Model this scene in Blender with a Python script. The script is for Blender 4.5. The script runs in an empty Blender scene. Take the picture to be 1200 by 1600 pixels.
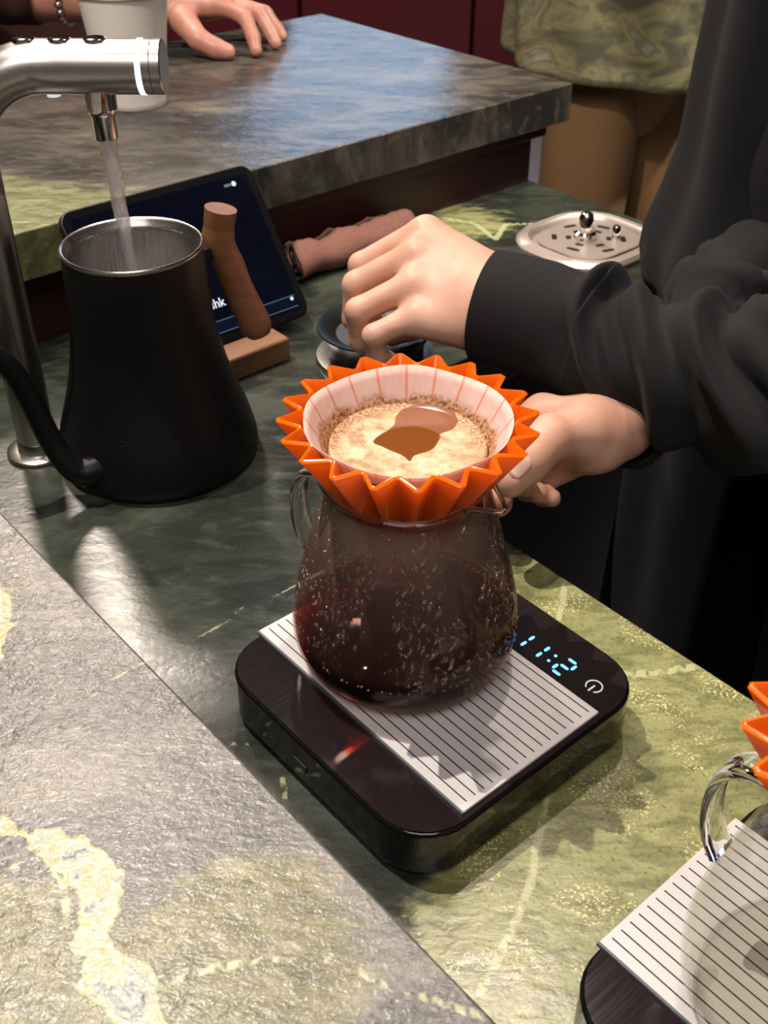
import bpy, bmesh, math, random
import numpy as np
from mathutils import Vector, Matrix

random.seed(4); RNG = np.random.default_rng(7)
sc = bpy.context.scene
C = sc.collection
PI = math.pi

# ------------------------------------------------------------------ camera
cam_d = bpy.data.cameras.new('camera'); cam = bpy.data.objects.new('camera', cam_d); C.objects.link(cam)
cam.location = (0, 0, .43); cam.rotation_euler = (math.radians(90 - 36.4), 0, 0)
cam_d.sensor_fit = 'VERTICAL'; cam_d.sensor_height = 24; cam_d.lens = 25.5
cam_d.clip_start = .01; cam_d.clip_end = 40
cam_d.dof.use_dof = True; cam_d.dof.focus_distance = .53; cam_d.dof.aperture_fstop = 15
sc.camera = cam
sc.cycles.max_bounces = 9; sc.cycles.diffuse_bounces = 3; sc.cycles.glossy_bounces = 4; sc.cycles.transmission_bounces = 8; sc.cycles.transparent_max_bounces = 24
sc.cycles.caustics_reflective = False; sc.cycles.caustics_refractive = False

# ------------------------------------------------------------------ world, lights, exposure
w = bpy.data.worlds.new('world'); sc.world = w; w.use_nodes = True
bg = w.node_tree.nodes['Background']; bg.inputs[0].default_value = (1.0, .90, .82, 1); bg.inputs[1].default_value = .10
sc.view_settings.view_transform = 'Standard'; sc.view_settings.look = 'None'
sc.view_settings.gamma = 1; sc.view_settings.use_curve_mapping = False
sc.view_settings.exposure = 0.12

def aim(o, tgt):
    o.rotation_euler = (Vector(tgt) - o.location).to_track_quat('-Z', 'Y').to_euler()
def spot(name, loc, tgt, watt, col=(1, .86, .74), ang=50, size=.02, blend=.6):
    d = bpy.data.lights.new(name, 'SPOT'); d.energy = watt; d.color = col; d.spot_size = math.radians(ang)
    d.spot_blend = blend; d.shadow_soft_size = size
    o = bpy.data.objects.new(name, d); C.objects.link(o); o.location = loc; aim(o, tgt); return o
def area(name, loc, tgt, watt, sx, sy, col):
    d = bpy.data.lights.new(name, 'AREA'); d.shape = 'RECTANGLE'; d.size = sx; d.size_y = sy; d.energy = watt; d.color = col
    o = bpy.data.objects.new(name, d); C.objects.link(o); o.location = loc; aim(o, tgt); return o

spot('track_spot_key', (-.58, .78, 1.85), (.06, .40, .05), 130, (1, .90, .81), 42, .008)
spot('track_spot_hands', (.22, 1.15, 1.85), (.05, .66, .10), 48, (1, .86, .75), 50, .03)
spot('track_spot_bar', (-.88, 2.42, 1.85), (-.12, .50, .10), 112, (1, .85, .73), 50, .14)
spot('track_spot_mid', (-.063, 1.872, 1.85), (0, .45, .05), 11, (1, .97, .95), 60, .022)
spot('person_fill', (1.25, 1.15, 1.9), (.36, 1.68, -.2), 170, (1, .93, .86), 50, .05)  # added lamp with no known fitting, brightens the standing person
spot('cup_fill', (-.62, .10, 1.75), (-.22, 1.25, .14), 120, (1, .88, .80), 30, .04)  # added fill aimed at the paper cup to lift its brightness
spot('track_spot_cabinets', (-.9, 3.0, 1.9), (.0, 4.4, -.1), 90, (1, .92, .86), 80, .05)
area('window_daylight', (-.05, 4.75, 1.12), (.0, 1.2, .1), 8.5, 1.05, .55, (.46, .68, 1.0))
area('fill_behind_camera', (-.1, -.9, 2.1), (.0, .3, 0), 30, 1.6, 1.2, (1, .93, .88))  # soft fill added behind the camera, not a fitting of the room

# ------------------------------------------------------------------ helpers
U = Vector((.7581, .6521, 0)); V = Vector((-.6521, .7581, 0)); ROT = math.atan2(.6521, .7581)
def UV(u, v, z=0): p = U * u + V * v; return Vector((p.x, p.y, z))

def link(o, parent=None):
    C.objects.link(o)
    if parent is not None: o.parent = parent
    return o
def mesh_obj(name, verts, faces, mat=None, parent=None, smooth=None, loc=None):
    me = bpy.data.meshes.new(name); me.from_pydata([tuple(map(float, v)) for v in verts], [], [tuple(map(int, f)) for f in faces]); me.update()
    if mat: me.materials.append(mat)
    if smooth is not None:
        me.shade_smooth()
        if smooth < 179: me.set_sharp_from_angle(angle=math.radians(smooth))
    o = bpy.data.objects.new(name, me); link(o, parent)
    if loc is not None: o.location = loc
    return o
def thing(name, label, cat, loc=(0, 0, 0), rz=0, group=None):
    o = bpy.data.objects.new(name, None); o.empty_display_size = .02; C.objects.link(o)
    o.location = loc; o.rotation_euler = (0, 0, rz); return tag(o, label, cat, group)
def tag(o, label=None, cat=None, group=None, kind=None):
    if label: o['label'] = label
    if cat: o['category'] = cat
    if group: o['group'] = group
    if kind: o['kind'] = kind
    return o
def bevel(o, wd, seg=2, ang=35):
    m = o.modifiers.new('bevel', 'BEVEL'); m.width = wd; m.segments = seg; m.limit_method = 'ANGLE'; m.angle_limit = math.radians(ang); return o
def solidify(o, t, off=-1):
    m = o.modifiers.new('solid', 'SOLIDIFY'); m.thickness = t; m.offset = off; return o
def subsurf(o, n=1):
    m = o.modifiers.new('sub', 'SUBSURF'); m.levels = n; m.render_levels = n; return o
def box(name, lo, hi, mat, parent=None, bv=0, seg=2):
    x0, y0, z0 = lo; x1, y1, z1 = hi
    vs = [(x0, y0, z0), (x1, y0, z0), (x1, y1, z0), (x0, y1, z0), (x0, y0, z1), (x1, y0, z1), (x1, y1, z1), (x0, y1, z1)]
    fs = [(0, 3, 2, 1), (4, 5, 6, 7), (0, 1, 5, 4), (1, 2, 6, 5), (2, 3, 7, 6), (3, 0, 4, 7)]
    o = mesh_obj(name, vs, fs, mat, parent, 30)
    if bv: bevel(o, bv, seg)
    return o
def lathe_vf(prof, n=64, close_top=False):
    vs, fs, rings = [], [], []
    for r, z in prof:
        if r < 1e-6: rings.append([len(vs)]); vs.append((0, 0, z))
        else:
            rings.append(list(range(len(vs), len(vs) + n)))
            for i in range(n): a = 2 * PI * i / n; vs.append((r * math.cos(a), r * math.sin(a), z))
    for A, B in zip(rings, rings[1:]):
        for i in range(n):
            j = (i + 1) % n
            if len(A) == 1 and len(B) == 1: continue
            if len(A) == 1: fs.append((A[0], B[j], B[i]))
            elif len(B) == 1: fs.append((A[i], A[j], B[0]))
            else: fs.append((A[i], A[j], B[j], B[i]))
    return vs, fs
def lathe(name, prof, mat, parent=None, n=64, smooth=40, loc=None):
    vs, fs = lathe_vf(prof, n); return mesh_obj(name, vs, fs, mat, parent, smooth, loc)
def spline(pts, n):
    """Catmull-Rom through the points (any dimension)."""
    P = np.array(pts, float); P = np.vstack([2 * P[0] - P[1], P, 2 * P[-1] - P[-2]]); out = []
    m = len(pts) - 1
    for k in range(n + 1):
        t = k / n * m; i = min(int(t), m - 1); f = t - i
        a, b, c, d = P[i], P[i + 1], P[i + 2], P[i + 3]
        out.append(.5 * (2 * b + (c - a) * f + (2 * a - 5 * b + 4 * c - d) * f * f + (3 * b - a - 3 * c + d) * f ** 3))
    return np.array(out)
def frames(path, up=(0, 0, 1)):
    T = np.gradient(path, axis=0); T /= np.linalg.norm(T, axis=1)[:, None]
    N = []; prev = np.array(up, float)
    for t in T:
        nrm = prev - t * (prev @ t)
        if np.linalg.norm(nrm) < 1e-6: nrm = np.cross(t, [1, 0, 0])
        nrm /= np.linalg.norm(nrm); N.append(nrm); prev = nrm
    N = np.array(N); B = np.cross(T, N); return T, N, B
def loft(name, rings, mat, parent=None, smooth=60, caps=True, closed=True):
    R = len(rings); n = len(rings[0]); vs = np.concatenate(rings); fs = []
    for i in range(R - 1):
        for j in range(n if closed else n - 1):
            k = (j + 1) % n; fs.append((i * n + j, i * n + k, (i + 1) * n + k, (i + 1) * n + j))
    if caps: fs.append(tuple(range(n - 1, -1, -1))); fs.append(tuple((R - 1) * n + j for j in range(n)))
    return mesh_obj(name, vs, fs, mat, parent, smooth)
def tube_rings(path, ra, rb=None, n=20, up=(0, 0, 1), power=2.0):
    path = np.array(path, float); T, N, B = frames(path, up); m = len(path)
    ra = np.broadcast_to(np.array(ra, float), (m,)); rb = ra if rb is None else np.broadcast_to(np.array(rb, float), (m,))
    th = np.arange(n) * 2 * PI / n; c, s = np.cos(th), np.sin(th)
    if power != 2.0: c, s = np.sign(c) * np.abs(c) ** (2 / power), np.sign(s) * np.abs(s) ** (2 / power)
    return [path[i] + np.outer(c, N[i]) * ra[i] + np.outer(s, B[i]) * rb[i] for i in range(m)]
def tube(name, path, ra, mat, parent=None, rb=None, n=20, up=(0, 0, 1), power=2.0, smooth=60, caps=True):
    return loft(name, tube_rings(path, ra, rb, n, up, power), mat, parent, smooth, caps)
def rrect(hx, hy, r, n=8):
    pts = []
    for cx, cy, a0 in ((hx - r, hy - r, 0), (-hx + r, hy - r, 90), (-hx + r, -hy + r, 180), (hx - r, -hy + r, 270)):
        for i in range(n + 1):
            a = math.radians(a0 + 90 * i / n); pts.append((cx + r * math.cos(a), cy + r * math.sin(a)))
    return pts
def prism(name, outline, z0, z1, mat, parent=None, bv=0, smooth=35):
    n = len(outline); vs = [(x, y, z0) for x, y in outline] + [(x, y, z1) for x, y in outline]
    fs = [tuple(range(n - 1, -1, -1)), tuple(range(n, 2 * n))] + [(i, (i + 1) % n, n + (i + 1) % n, n + i) for i in range(n)]
    o = mesh_obj(name, vs, fs, mat, parent, smooth)
    if bv: bevel(o, bv, 3, 50)
    return o

# signed distance modelling for hands and bodies
def sd_cap(P, a, b, ra, rb):
    a = np.array(a, np.float32); b = np.array(b, np.float32); ba = b - a
    h = np.clip(((P - a) @ ba) / max(float(ba @ ba), 1e-9), 0, 1)
    return np.linalg.norm(P - a - h[..., None] * ba, axis=-1) - (ra + (rb - ra) * h)
def smin(a, b, k):
    h = np.maximum(k - np.abs(a - b), 0) / k
    return np.minimum(a, b) - h * h * k * .25
def chain(P, pts, rad, k=.003):
    d = None
    for i in range(len(pts) - 1):
        e = sd_cap(P, pts[i], pts[i + 1], rad[i], rad[i + 1]); d = e if d is None else smin(d, e, k)
    return d
def surface_net(fn, lo, hi, h):
    lo = np.array(lo, float); n = np.ceil((np.array(hi) - lo) / h).astype(int) + 1
    g = np.stack(np.meshgrid(*[lo[i] + h * np.arange(n[i]) for i in range(3)], indexing='ij'), -1).astype(np.float32)
    D = fn(g); ins = D < 0
    cn = n - 1; acc = np.zeros((*cn, 3)); cnt = np.zeros(cn)
    cor = [(i, j, k) for i in (0, 1) for j in (0, 1) for k in (0, 1)]
    sl = lambda c: tuple(slice(c[q], c[q] + cn[q]) for q in range(3))
    for a in cor:
        for q in range(3):
            if a[q]: continue
            b = list(a); b[q] = 1; b = tuple(b)
            da, db = D[sl(a)], D[sl(b)]; m = (da < 0) != (db < 0)
            t = np.where(m, da / np.where(m, da - db, 1), 0)
            p = np.zeros((*cn, 3)); p[...] = a; p[..., q] += t
            acc += p * m[..., None]; cnt += m
    act = cnt > 0; idx = -np.ones(cn, int); idx[act] = np.arange(act.sum())
    ijk = np.argwhere(act); vs = lo + h * (ijk + acc[act] / cnt[act][:, None]); fs = []
    for q in range(3):
        r, s = (q + 1) % 3, (q + 2) % 3
        a = np.argwhere(np.diff(ins.astype(np.int8), axis=q) != 0)
        a = a[(a[:, r] > 0) & (a[:, s] > 0) & (a[:, r] < n[r] - 1) & (a[:, s] < n[s] - 1)]
        er = np.zeros(3, int); er[r] = 1; es = np.zeros(3, int); es[s] = 1
        qd = np.stack([idx[tuple((a - er - es).T)], idx[tuple((a - es).T)], idx[tuple(a.T)], idx[tuple((a - er).T)]], 1)
        flip = ~ins[tuple(a.T)]
        qd[flip] = qd[flip][:, ::-1]; fs.append(qd)
    return vs, np.concatenate(fs)

# ------------------------------------------------------------------ materials
class NT:
    def __init__(s, name):
        s.m = bpy.data.materials.new(name); s.m.use_nodes = True; s.t = s.m.node_tree
        s.t.nodes.clear(); s.out = s.n('ShaderNodeOutputMaterial')
    def n(s, typ, **kw):
        nd = s.t.nodes.new(typ)
        for k, v in kw.items():
            if k in nd.bl_rna.properties.keys(): setattr(nd, k, v)
        return nd
    def set(s, nd, key, val):
        if hasattr(val, 'node'): s.t.links.new(val, nd.inputs[key])
        elif val is not None:
            if isinstance(val, (tuple, list)) and len(val) == 3 and nd.inputs[key].type == 'RGBA': val = (*val, 1)
            nd.inputs[key].default_value = val
    def node(s, typ, ins=None, out=0, **kw):
        nd = s.n(typ, **kw)
        for k, v in (ins or {}).items(): s.set(nd, k, v)
        return nd.outputs[out]
    def math(s, op, a, b=None, c=None, clamp=False):
        nd = s.n('ShaderNodeMath', operation=op); nd.use_clamp = clamp
        s.set(nd, 0, a)
        if b is not None: s.set(nd, 1, b)
        if c is not None: s.set(nd, 2, c)
        return nd.outputs[0]
    def coord(s): return s.node('ShaderNodeTexCoord', out=3)
    def scale(s, co, sc_, rot=None, loc=None):
        nd = s.n('ShaderNodeMapping'); s.set(nd, 0, co); nd.inputs[3].default_value = sc_ if isinstance(sc_, tuple) else (sc_,) * 3
        if rot: nd.inputs[2].default_value = rot
        if loc: nd.inputs[1].default_value = loc
        return nd.outputs[0]
    def noise(s, co, sc_, det=4, rough=.55, dist=0, out=0):
        return s.node('ShaderNodeTexNoise', {'Vector': co, 'Scale': sc_, 'Detail': det, 'Roughness': rough, 'Distortion': dist}, out)
    def vor(s, co, sc_, feature='F1', out=0, rnd=1):
        return s.node('ShaderNodeTexVoronoi', {'Vector': co, 'Scale': sc_, 'Randomness': rnd}, out, feature=feature)
    def step(s, x, a, b):
        nd = s.n('ShaderNodeMapRange', interpolation_type='SMOOTHSTEP'); s.set(nd, 0, x); s.set(nd, 1, a); s.set(nd, 2, b); return nd.outputs[0]
    def mix(s, f, a, b, mode='MIX'):
        nd = s.n('ShaderNodeMix', data_type='RGBA', blend_type=mode); s.set(nd, 0, f); s.set(nd, 6, a); s.set(nd, 7, b); return nd.outputs[2]
    def ramp(s, f, stops):
        nd = s.n('ShaderNodeValToRGB'); s.set(nd, 0, f); e = nd.color_ramp.elements
        while len(e) < len(stops): e.new(.5)
        for x, (p, c) in zip(e, stops): x.position = p; x.color = (*c, 1) if len(c) == 3 else c
        return nd.outputs[0]
    def bump(s, h, st=.3, dist=.001, nrm=None):
        nd = s.n('ShaderNodeBump'); s.set(nd, 'Height', h); s.set(nd, 'Strength', st); s.set(nd, 'Distance', dist)
        if nrm is not None: s.set(nd, 'Normal', nrm)
        return nd.outputs[0]
    def attr(s, name): return s.node('ShaderNodeAttribute', out=2, attribute_name=name)
    def pbsdf(s, col=(.5, .5, .5), rough=.5, metal=0, **kw):
        nd = s.n('ShaderNodeBsdfPrincipled'); s.set(nd, 'Base Color', col); s.set(nd, 'Roughness', rough); s.set(nd, 'Metallic', metal)
        for k, v in kw.items(): s.set(nd, k.replace('_', ' '), v)
        return nd.outputs[0]
    def surf(s, sh): s.t.links.new(sh, s.out.inputs[0]); return s.m
    def mixsh(s, f, a, b):
        nd = s.n('ShaderNodeMixShader'); s.set(nd, 0, f); s.t.links.new(a, nd.inputs[1]); s.t.links.new(b, nd.inputs[2]); return nd.outputs[0]

def simple(name, col, rough=.5, metal=0, grain=.06, gscale=300, bumpst=0, **kw):
    """A principled surface with fine procedural variation of tone and relief."""
    t = NT(name); co = t.coord(); nz = t.noise(co, gscale, 3)
    f = t.math('MULTIPLY_ADD', nz, 2 * grain, 1 - grain)
    c = t.mix(1, col, t.node('ShaderNodeCombineColor', {0: f, 1: f, 2: f}), 'MULTIPLY')
    if bumpst: kw['Normal'] = t.bump(nz, bumpst, .0006)
    return t.surf(t.pbsdf(c, rough, metal, **kw))
def emis(name, col, st):
    t = NT(name); co = t.coord(); f = t.math('MULTIPLY_ADD', t.noise(co, 900, 2), .25 * st, .87 * st)
    return t.surf(t.node('ShaderNodeEmission', {0: col, 1: f}))

def stone(name, dark, mid, lime, rough_lo, rough_hi, relief, relief_scale, fleck=.8):
    """Slate-like green quartzite: attributes zone (lime share), vein and thin (distances in mm to the veins)."""
    t = NT(name); co = t.coord()
    zone, vein, thin = t.attr('zone'), t.attr('vein'), t.attr('thin')
    sk = t.scale(co, (1, 2.2, 1), (0, 0, .35))
    n1 = t.noise(sk, 9, 8, .62, .8); n2 = t.noise(sk, 45, 6, .6, .5); n3 = t.noise(co, 420, 3, .6)
    base = t.mix(t.step(n1, .38, .66), dark, mid)
    zz = t.step(t.math('ADD', zone, t.math('ADD', t.math('MULTIPLY_ADD', n1, 1.5, -.75), t.math('MULTIPLY_ADD', n2, .6, -.30))), .28, .62)
    limec = t.mix(t.step(n2, .35, .68), tuple(x * .52 for x in lime), lime)
    base = t.mix(t.math('MULTIPLY', zz, .9), base, limec)
    # fine mottling
    base = t.mix(t.math('MULTIPLY', t.step(n2, .52, .72), .40), base, tuple(min(1, x * 1.4 + .02) for x in mid))
    base = t.mix(t.math('MULTIPLY', t.step(n3, .50, .70), .45), base, tuple(x * .40 for x in mid))
    # yellow flecks in drifts where the stone is lime
    fl = t.math('MULTIPLY', t.step(t.noise(co, 620, 2, .55, .3), .54, .62), t.step(t.noise(t.scale(co, 1, None, (3, 1, 0)), 30, 3), .50, .60))
    base = t.mix(t.math('MULTIPLY', t.math('MULTIPLY', fl, zz), fleck), base, (.74, .70, .33))
    # thin veins
    wob = t.math('ADD', t.math('MULTIPLY_ADD', t.noise(co, 75, 3), 3.4, -1.7), t.math('MULTIPLY_ADD', t.noise(co, 420, 3), 2.0, -1.0))
    th = t.step(t.math('ADD', thin, wob), 1.5, .2)
    base = t.mix(t.math('MULTIPLY', th, t.math('MULTIPLY_ADD', n3, 1.0, .25, clamp=True)), base, (.52, .52, .29))
    # broad cream vein with a rusty edge and blue-grey inclusions
    wob2 = t.math('ADD', t.math('MULTIPLY_ADD', t.noise(co, 55, 2, .6), 14, -7), t.math('MULTIPLY_ADD', t.noise(co, 240, 4, .6), 5, -2.5))
    vd = t.math('ADD', vein, wob2)
    cream = t.ramp(t.noise(co, 75, 7, .68, .8), [(.36, (.07, .085, .095)), (.42, (.22, .235, .22)), (.47, (.39, .38, .27)), (.54, (.43, .385, .225)), (.59, (.37, .30, .105)), (.64, (.43, .41, .33))])
    base = t.mix(t.step(vd, .5, -.4), base, cream)
    base = t.mix(t.math('MULTIPLY', t.step(t.math('ABSOLUTE', vd), .7, .1), .55), base, (.40, .38, .12))
    h1 = t.noise(t.scale(co, (1, 1.6, 1), (0, 0, .6)), relief_scale, 5, .55, .3)
    h2 = t.noise(co, relief_scale * 4, 3)
    nb = t.bump(t.math('ADD', h1, t.math('MULTIPLY', h2, .25)), relief, .0015)
    ro = t.math('MULTIPLY_ADD', n2, rough_hi - rough_lo, rough_lo)
    return t.surf(t.pbsdf(base, ro, 0, Normal=nb, Specular_IOR_Level=.6))

M = {}
M['stone_work'] = stone('stone_work', (.018, .023, .017), (.058, .066, .048), (.41, .41, .165), .20, .36, .22, 70)
M['stone_front'] = stone('stone_front', (.085, .080, .071), (.205, .188, .165), (.185, .172, .055), .16, .27, .50, 190, .15)
M['stone_raised'] = stone('stone_raised', (.026, .024, .020), (.115, .100, .078), (.24, .25, .11), .22, .36, .85, 34, .1)
M['plinth'] = simple('plinth', (.045, .010, .012), .45)
M['cab_red'] = simple('cab_red', (.16, .012, .020), .32, grain=.04, gscale=30)
M['cab_dark'] = simple('cab_dark', (.012, .012, .013), .5)
M['black_matte'] = simple('black_matte', (.0055, .0055, .006), .40, grain=.1, gscale=900, bumpst=.05, Specular_IOR_Level=.35)
M['black_gloss'] = simple('black_gloss', (.006, .006, .007), .08)
M['chrome'] = simple('chrome', (.72, .69, .66), .10, 1, grain=.02)
def brushed(name, col, rough, axis):
    t = NT(name); co = t.coord(); s = [900, 900, 900]; s[axis] = 12
    nz = t.noise(t.scale(co, tuple(s)), 1, 3)
    c = t.mix(nz, tuple(x * .82 for x in col), col)
    return t.surf(t.pbsdf(c, t.math('MULTIPLY_ADD', nz, .12, rough), 1, Normal=t.bump(nz, .06, .0004)))
M['steel_col'] = brushed('steel_col', (.62, .57, .53), .24, 2)
M['steel_arm'] = brushed('steel_arm', (.62, .57, .53), .24, 0)
M['steel'] = brushed('steel', (.66, .62, .58), .22, 2)
def wood(name, c1, c2, rot):
    t = NT(name); co = t.scale(t.coord(), (14, 160, 160), rot)
    nz = t.noise(co, 1, 5, .6, .6); fine = t.noise(co, 5, 3)
    c = t.mix(nz, c1, c2); c = t.mix(t.math('MULTIPLY', fine, .3), c, tuple(x * .5 for x in c1))
    return t.surf(t.pbsdf(c, .42, 0, Normal=t.bump(fine, .12, .0005)))
M['walnut'] = wood('walnut', (.13, .050, .022), (.36, .155, .07), (0, 1.2, 0))
M['walnut_block'] = wood('walnut_block', (.17, .075, .035), (.40, .20, .10), (0, 0, 0))
M['screen'] = NT('screen').m
def mk_screen():
    t = NT('tablet_screen'); nz = t.noise(t.coord(), 18, 2)
    return t.surf(t.pbsdf(t.mix(nz, (.0008, .001, .003), (.0012, .0016, .005)), .12, 0, Emission_Color=(.02, .03, .08, 1), Emission_Strength=t.math('MULTIPLY', nz, .10)))
M['screen'] = mk_screen()
M['screen_text'] = emis('screen_text', (.85, .93, 1, 1), .9)
M['screen_line'] = emis('screen_line', (.35, .50, .75, 1), .35)
M['screen_bar'] = emis('screen_bar', (.03, .06, .14, 1), .12)
M['led'] = emis('led', (.10, .42, 1, 1), 3.2)
M['icon'] = emis('icon', (.85, .86, .85, 1), .75)
M['ring_light'] = emis('ring_light', (.45, .85, 1, 1), 3.2)
def mk_scaletop():
    t = NT('scale_top'); co = t.scale(t.coord(), (25, 900, 900), (0, 0, .75))
    nz = t.noise(co, 1, 3)
    return t.surf(t.pbsdf(t.mix(nz, (.012, .008, .009), (.022, .015, .016)), t.math('MULTIPLY_ADD', nz, .10, .05), 0, Normal=t.bump(nz, .06, .0003), Specular_IOR_Level=.75))
M['scale_top'] = mk_scaletop()
M['pad'] = simple('pad', (.66, .63, .62), .45, grain=.03, gscale=900)
M['groove'] = simple('groove', (.035, .035, .04), .6)
M['pad_edge'] = simple('pad_edge', (.10, .11, .12), .5)

def thin_glass(name, wet):
    t = NT(name); co = t.coord(); lw = t.n('ShaderNodeLayerWeight'); lw.inputs[0].default_value = .5
    fac = t.math('MULTIPLY_ADD', t.math('POWER', lw.outputs[1], 5.0), .40, .025)
    tint = (.93, .93, .91)
    if not wet:
        g = t.node('ShaderNodeBsdfGlossy', {'Color': (1, 1, 1, 1), 'Roughness': .015})
        return t.surf(t.mixsh(fac, t.node('ShaderNodeBsdfTransparent', {0: (*tint, 1)}), g))
    # condensation: beads that run into streaks, on the upper wall only
    z = t.node('ShaderNodeSeparateXYZ', {0: co}, 2)
    warp = t.node('ShaderNodeVectorMath', {0: co, 1: t.math('MULTIPLY', t.noise(co, 90, 2), .012)}, operation='ADD')
    cells = t.vor(t.scale(warp, (1, 1, .62)), 330); patch = t.step(t.noise(t.scale(co, (1, 1, .45)), 42, 3, .6), .44, .60)
    bead = t.math('MULTIPLY', t.step(cells, .50, .16), patch)
    hz = t.math('MULTIPLY', t.step(z, .024, .034), t.step(z, .112, .096))
    bead = t.math('MULTIPLY', bead, hz)
    nb = t.bump(bead, 1.0, .0030)
    g = t.node('ShaderNodeBsdfGlossy', {'Color': (1, .95, .9, 1), 'Roughness': .08, 'Normal': nb})
    fog = t.node('ShaderNodeBsdfDiffuse', {'Color': t.ramp(t.math('MULTIPLY', z, 8.5), [(.25, (.085, .032, .030)), (.60, (.15, .085, .07)), (.9, (.27, .20, .165))])})
    tr = t.node('ShaderNodeBsdfTransparent', {0: (.86, .76, .72, 1)})
    fogf = t.math('MULTIPLY', hz, t.math('MULTIPLY', t.math('MULTIPLY_ADD', t.noise(t.scale(co, (1, 1, .2)), 60, 3), .55, .14), t.math('MULTIPLY_ADD', t.step(z, .035, .105), .30, .70)))
    fogf = t.math('ADD', fogf, t.math('MULTIPLY', bead, .10))
    b = t.mixsh(fogf, tr, fog)
    return t.surf(t.mixsh(t.math('ADD', fac, t.math('MULTIPLY', bead, .30)), b, g))
M['glass'] = thin_glass('glass', False)
M['glass_wet'] = thin_glass('glass_wet', True)
def mk_solidglass():
    t = NT('solid_glass'); nz = t.noise(t.coord(), 60, 2)
    return t.surf(t.pbsdf((1, 1, 1), .01, 0, Transmission_Weight=1.0, IOR=1.45, Normal=t.bump(nz, .05, .0005)))
M['solid_glass'] = mk_solidglass()
def mk_coffee():
    t = NT('coffee'); lw = t.n('ShaderNodeLayerWeight'); lw.inputs[0].default_value = .5
    fac = t.math('MULTIPLY_ADD', t.math('POWER', lw.outputs[1], 5), .2, .025)
    nz = t.noise(t.coord(), 80, 2)
    g = t.node('ShaderNodeBsdfGlossy', {'Color': (1, .95, .9, 1), 'Roughness': .03, 'Normal': t.bump(nz, .04, .0005)})
    v = t.node('ShaderNodeVolumeAbsorption', {'Color': (.74, .10, .05, 1), 'Density': 420.0}); t.t.links.new(v, t.out.inputs[1])
    return t.surf(t.mixsh(fac, t.node('ShaderNodeBsdfTransparent', {0: (.92, .62, .5, 1)}), g))
M['coffee'] = mk_coffee()
def mk_orange():
    t = NT('orange_resin'); nz = t.noise(t.coord(), 70, 2)
    c = t.mix(nz, (1.0, .182, .003), (1.0, .220, .006))
    p = t.pbsdf(c, .20, 0, Specular_IOR_Level=.5, Coat_Weight=.3)
    return t.surf(t.mixsh(.42, p, t.node('ShaderNodeBsdfTranslucent', {0: (1, .38, .02, 1)})))
M['orange'] = mk_orange()
def mk_paper():
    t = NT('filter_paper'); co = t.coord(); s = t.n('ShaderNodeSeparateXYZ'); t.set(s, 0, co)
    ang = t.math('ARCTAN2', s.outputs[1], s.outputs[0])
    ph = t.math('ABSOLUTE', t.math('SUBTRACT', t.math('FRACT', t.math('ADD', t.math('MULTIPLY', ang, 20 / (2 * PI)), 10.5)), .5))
    line = t.step(ph, .07, .02)     # orange rib showing through clinging wet paper, painted into its colour
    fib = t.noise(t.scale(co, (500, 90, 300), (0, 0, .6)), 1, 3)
    c = t.mix(fib, (.80, .52, .45), (.92, .76, .70))  # pinkish tone paints in the dripper's orange shining through
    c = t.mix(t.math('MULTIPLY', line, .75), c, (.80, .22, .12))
    z = s.outputs[2]
    edge = t.math('MULTIPLY_ADD', t.noise(co, 70, 4), .013, .0440)
    stain = t.step(t.math('SUBTRACT', z, edge), .0045, .0005)
    grd = t.noise(co, 600, 3, .6)
    sc_ = t.ramp(grd, [(.34, (.10, .035, .012)), (.46, (.40, .18, .07)), (.62, (.62, .36, .19))])
    c = t.mix(stain, c, sc_)
    d = t.pbsdf(c, .6, 0, Normal=t.bump(fib, .2, .0004))
    return t.surf(t.mixsh(t.math('MULTIPLY_ADD', stain, -.25, .30), d, t.node('ShaderNodeBsdfTranslucent', {0: (.95, .72, .6, 1)})))
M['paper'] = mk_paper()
def mk_foam():
    t = NT('coffee_foam'); co = t.coord(); dk, dk2, rad = t.attr('dark'), t.attr('clear'), t.attr('rad')
    wob = t.math('MULTIPLY_ADD', t.noise(co, 220, 3), 2.4, -1.2)
    bub = t.vor(co, 900); n = t.noise(co, 130, 4)
    foam = t.ramp(n, [(.36, (.38, .22, .10)), (.48, (.53, .38, .21)), (.62, (.64, .52, .34))])
    speck = t.math('MULTIPLY', t.step(t.noise(co, 750, 2), .66, .72), t.step(t.noise(co, 90, 2), .50, .62))
    foam = t.mix(t.math('MULTIPLY', speck, .8), foam, (.14, .06, .02))
    ring = t.step(t.math('ADD', rad, t.math('MULTIPLY', wob, 1.6)), 26, 35)
    grd = t.ramp(t.noise(co, 700, 3, .6), [(.34, (.10, .035, .012)), (.48, (.42, .20, .08)), (.64, (.66, .40, .22))])
    foam = t.mix(t.math('MULTIPLY', ring, t.attr('back')), foam, grd)
    m1 = t.step(t.math('ADD', dk, t.math('MULTIPLY', wob, .35)), .5, -.3); m2 = t.step(t.math('ADD', dk2, t.math('MULTIPLY', wob, .2)), .4, -.3)
    c = t.mix(m1, foam, (.27, .105, .055)); c = t.mix(m2, c, (.19, .060, .012))
    ro = t.math('MULTIPLY_ADD', m1, -.32, .42)
    nb = t.bump(t.math('MULTIPLY', bub, t.math('SUBTRACT', 1, m1)), .25, .0006)
    return t.surf(t.pbsdf(c, ro, 0, Normal=nb))
M['foam'] = mk_foam()
M['bubble'] = simple('bubble', (.80, .62, .36), .3)
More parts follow.
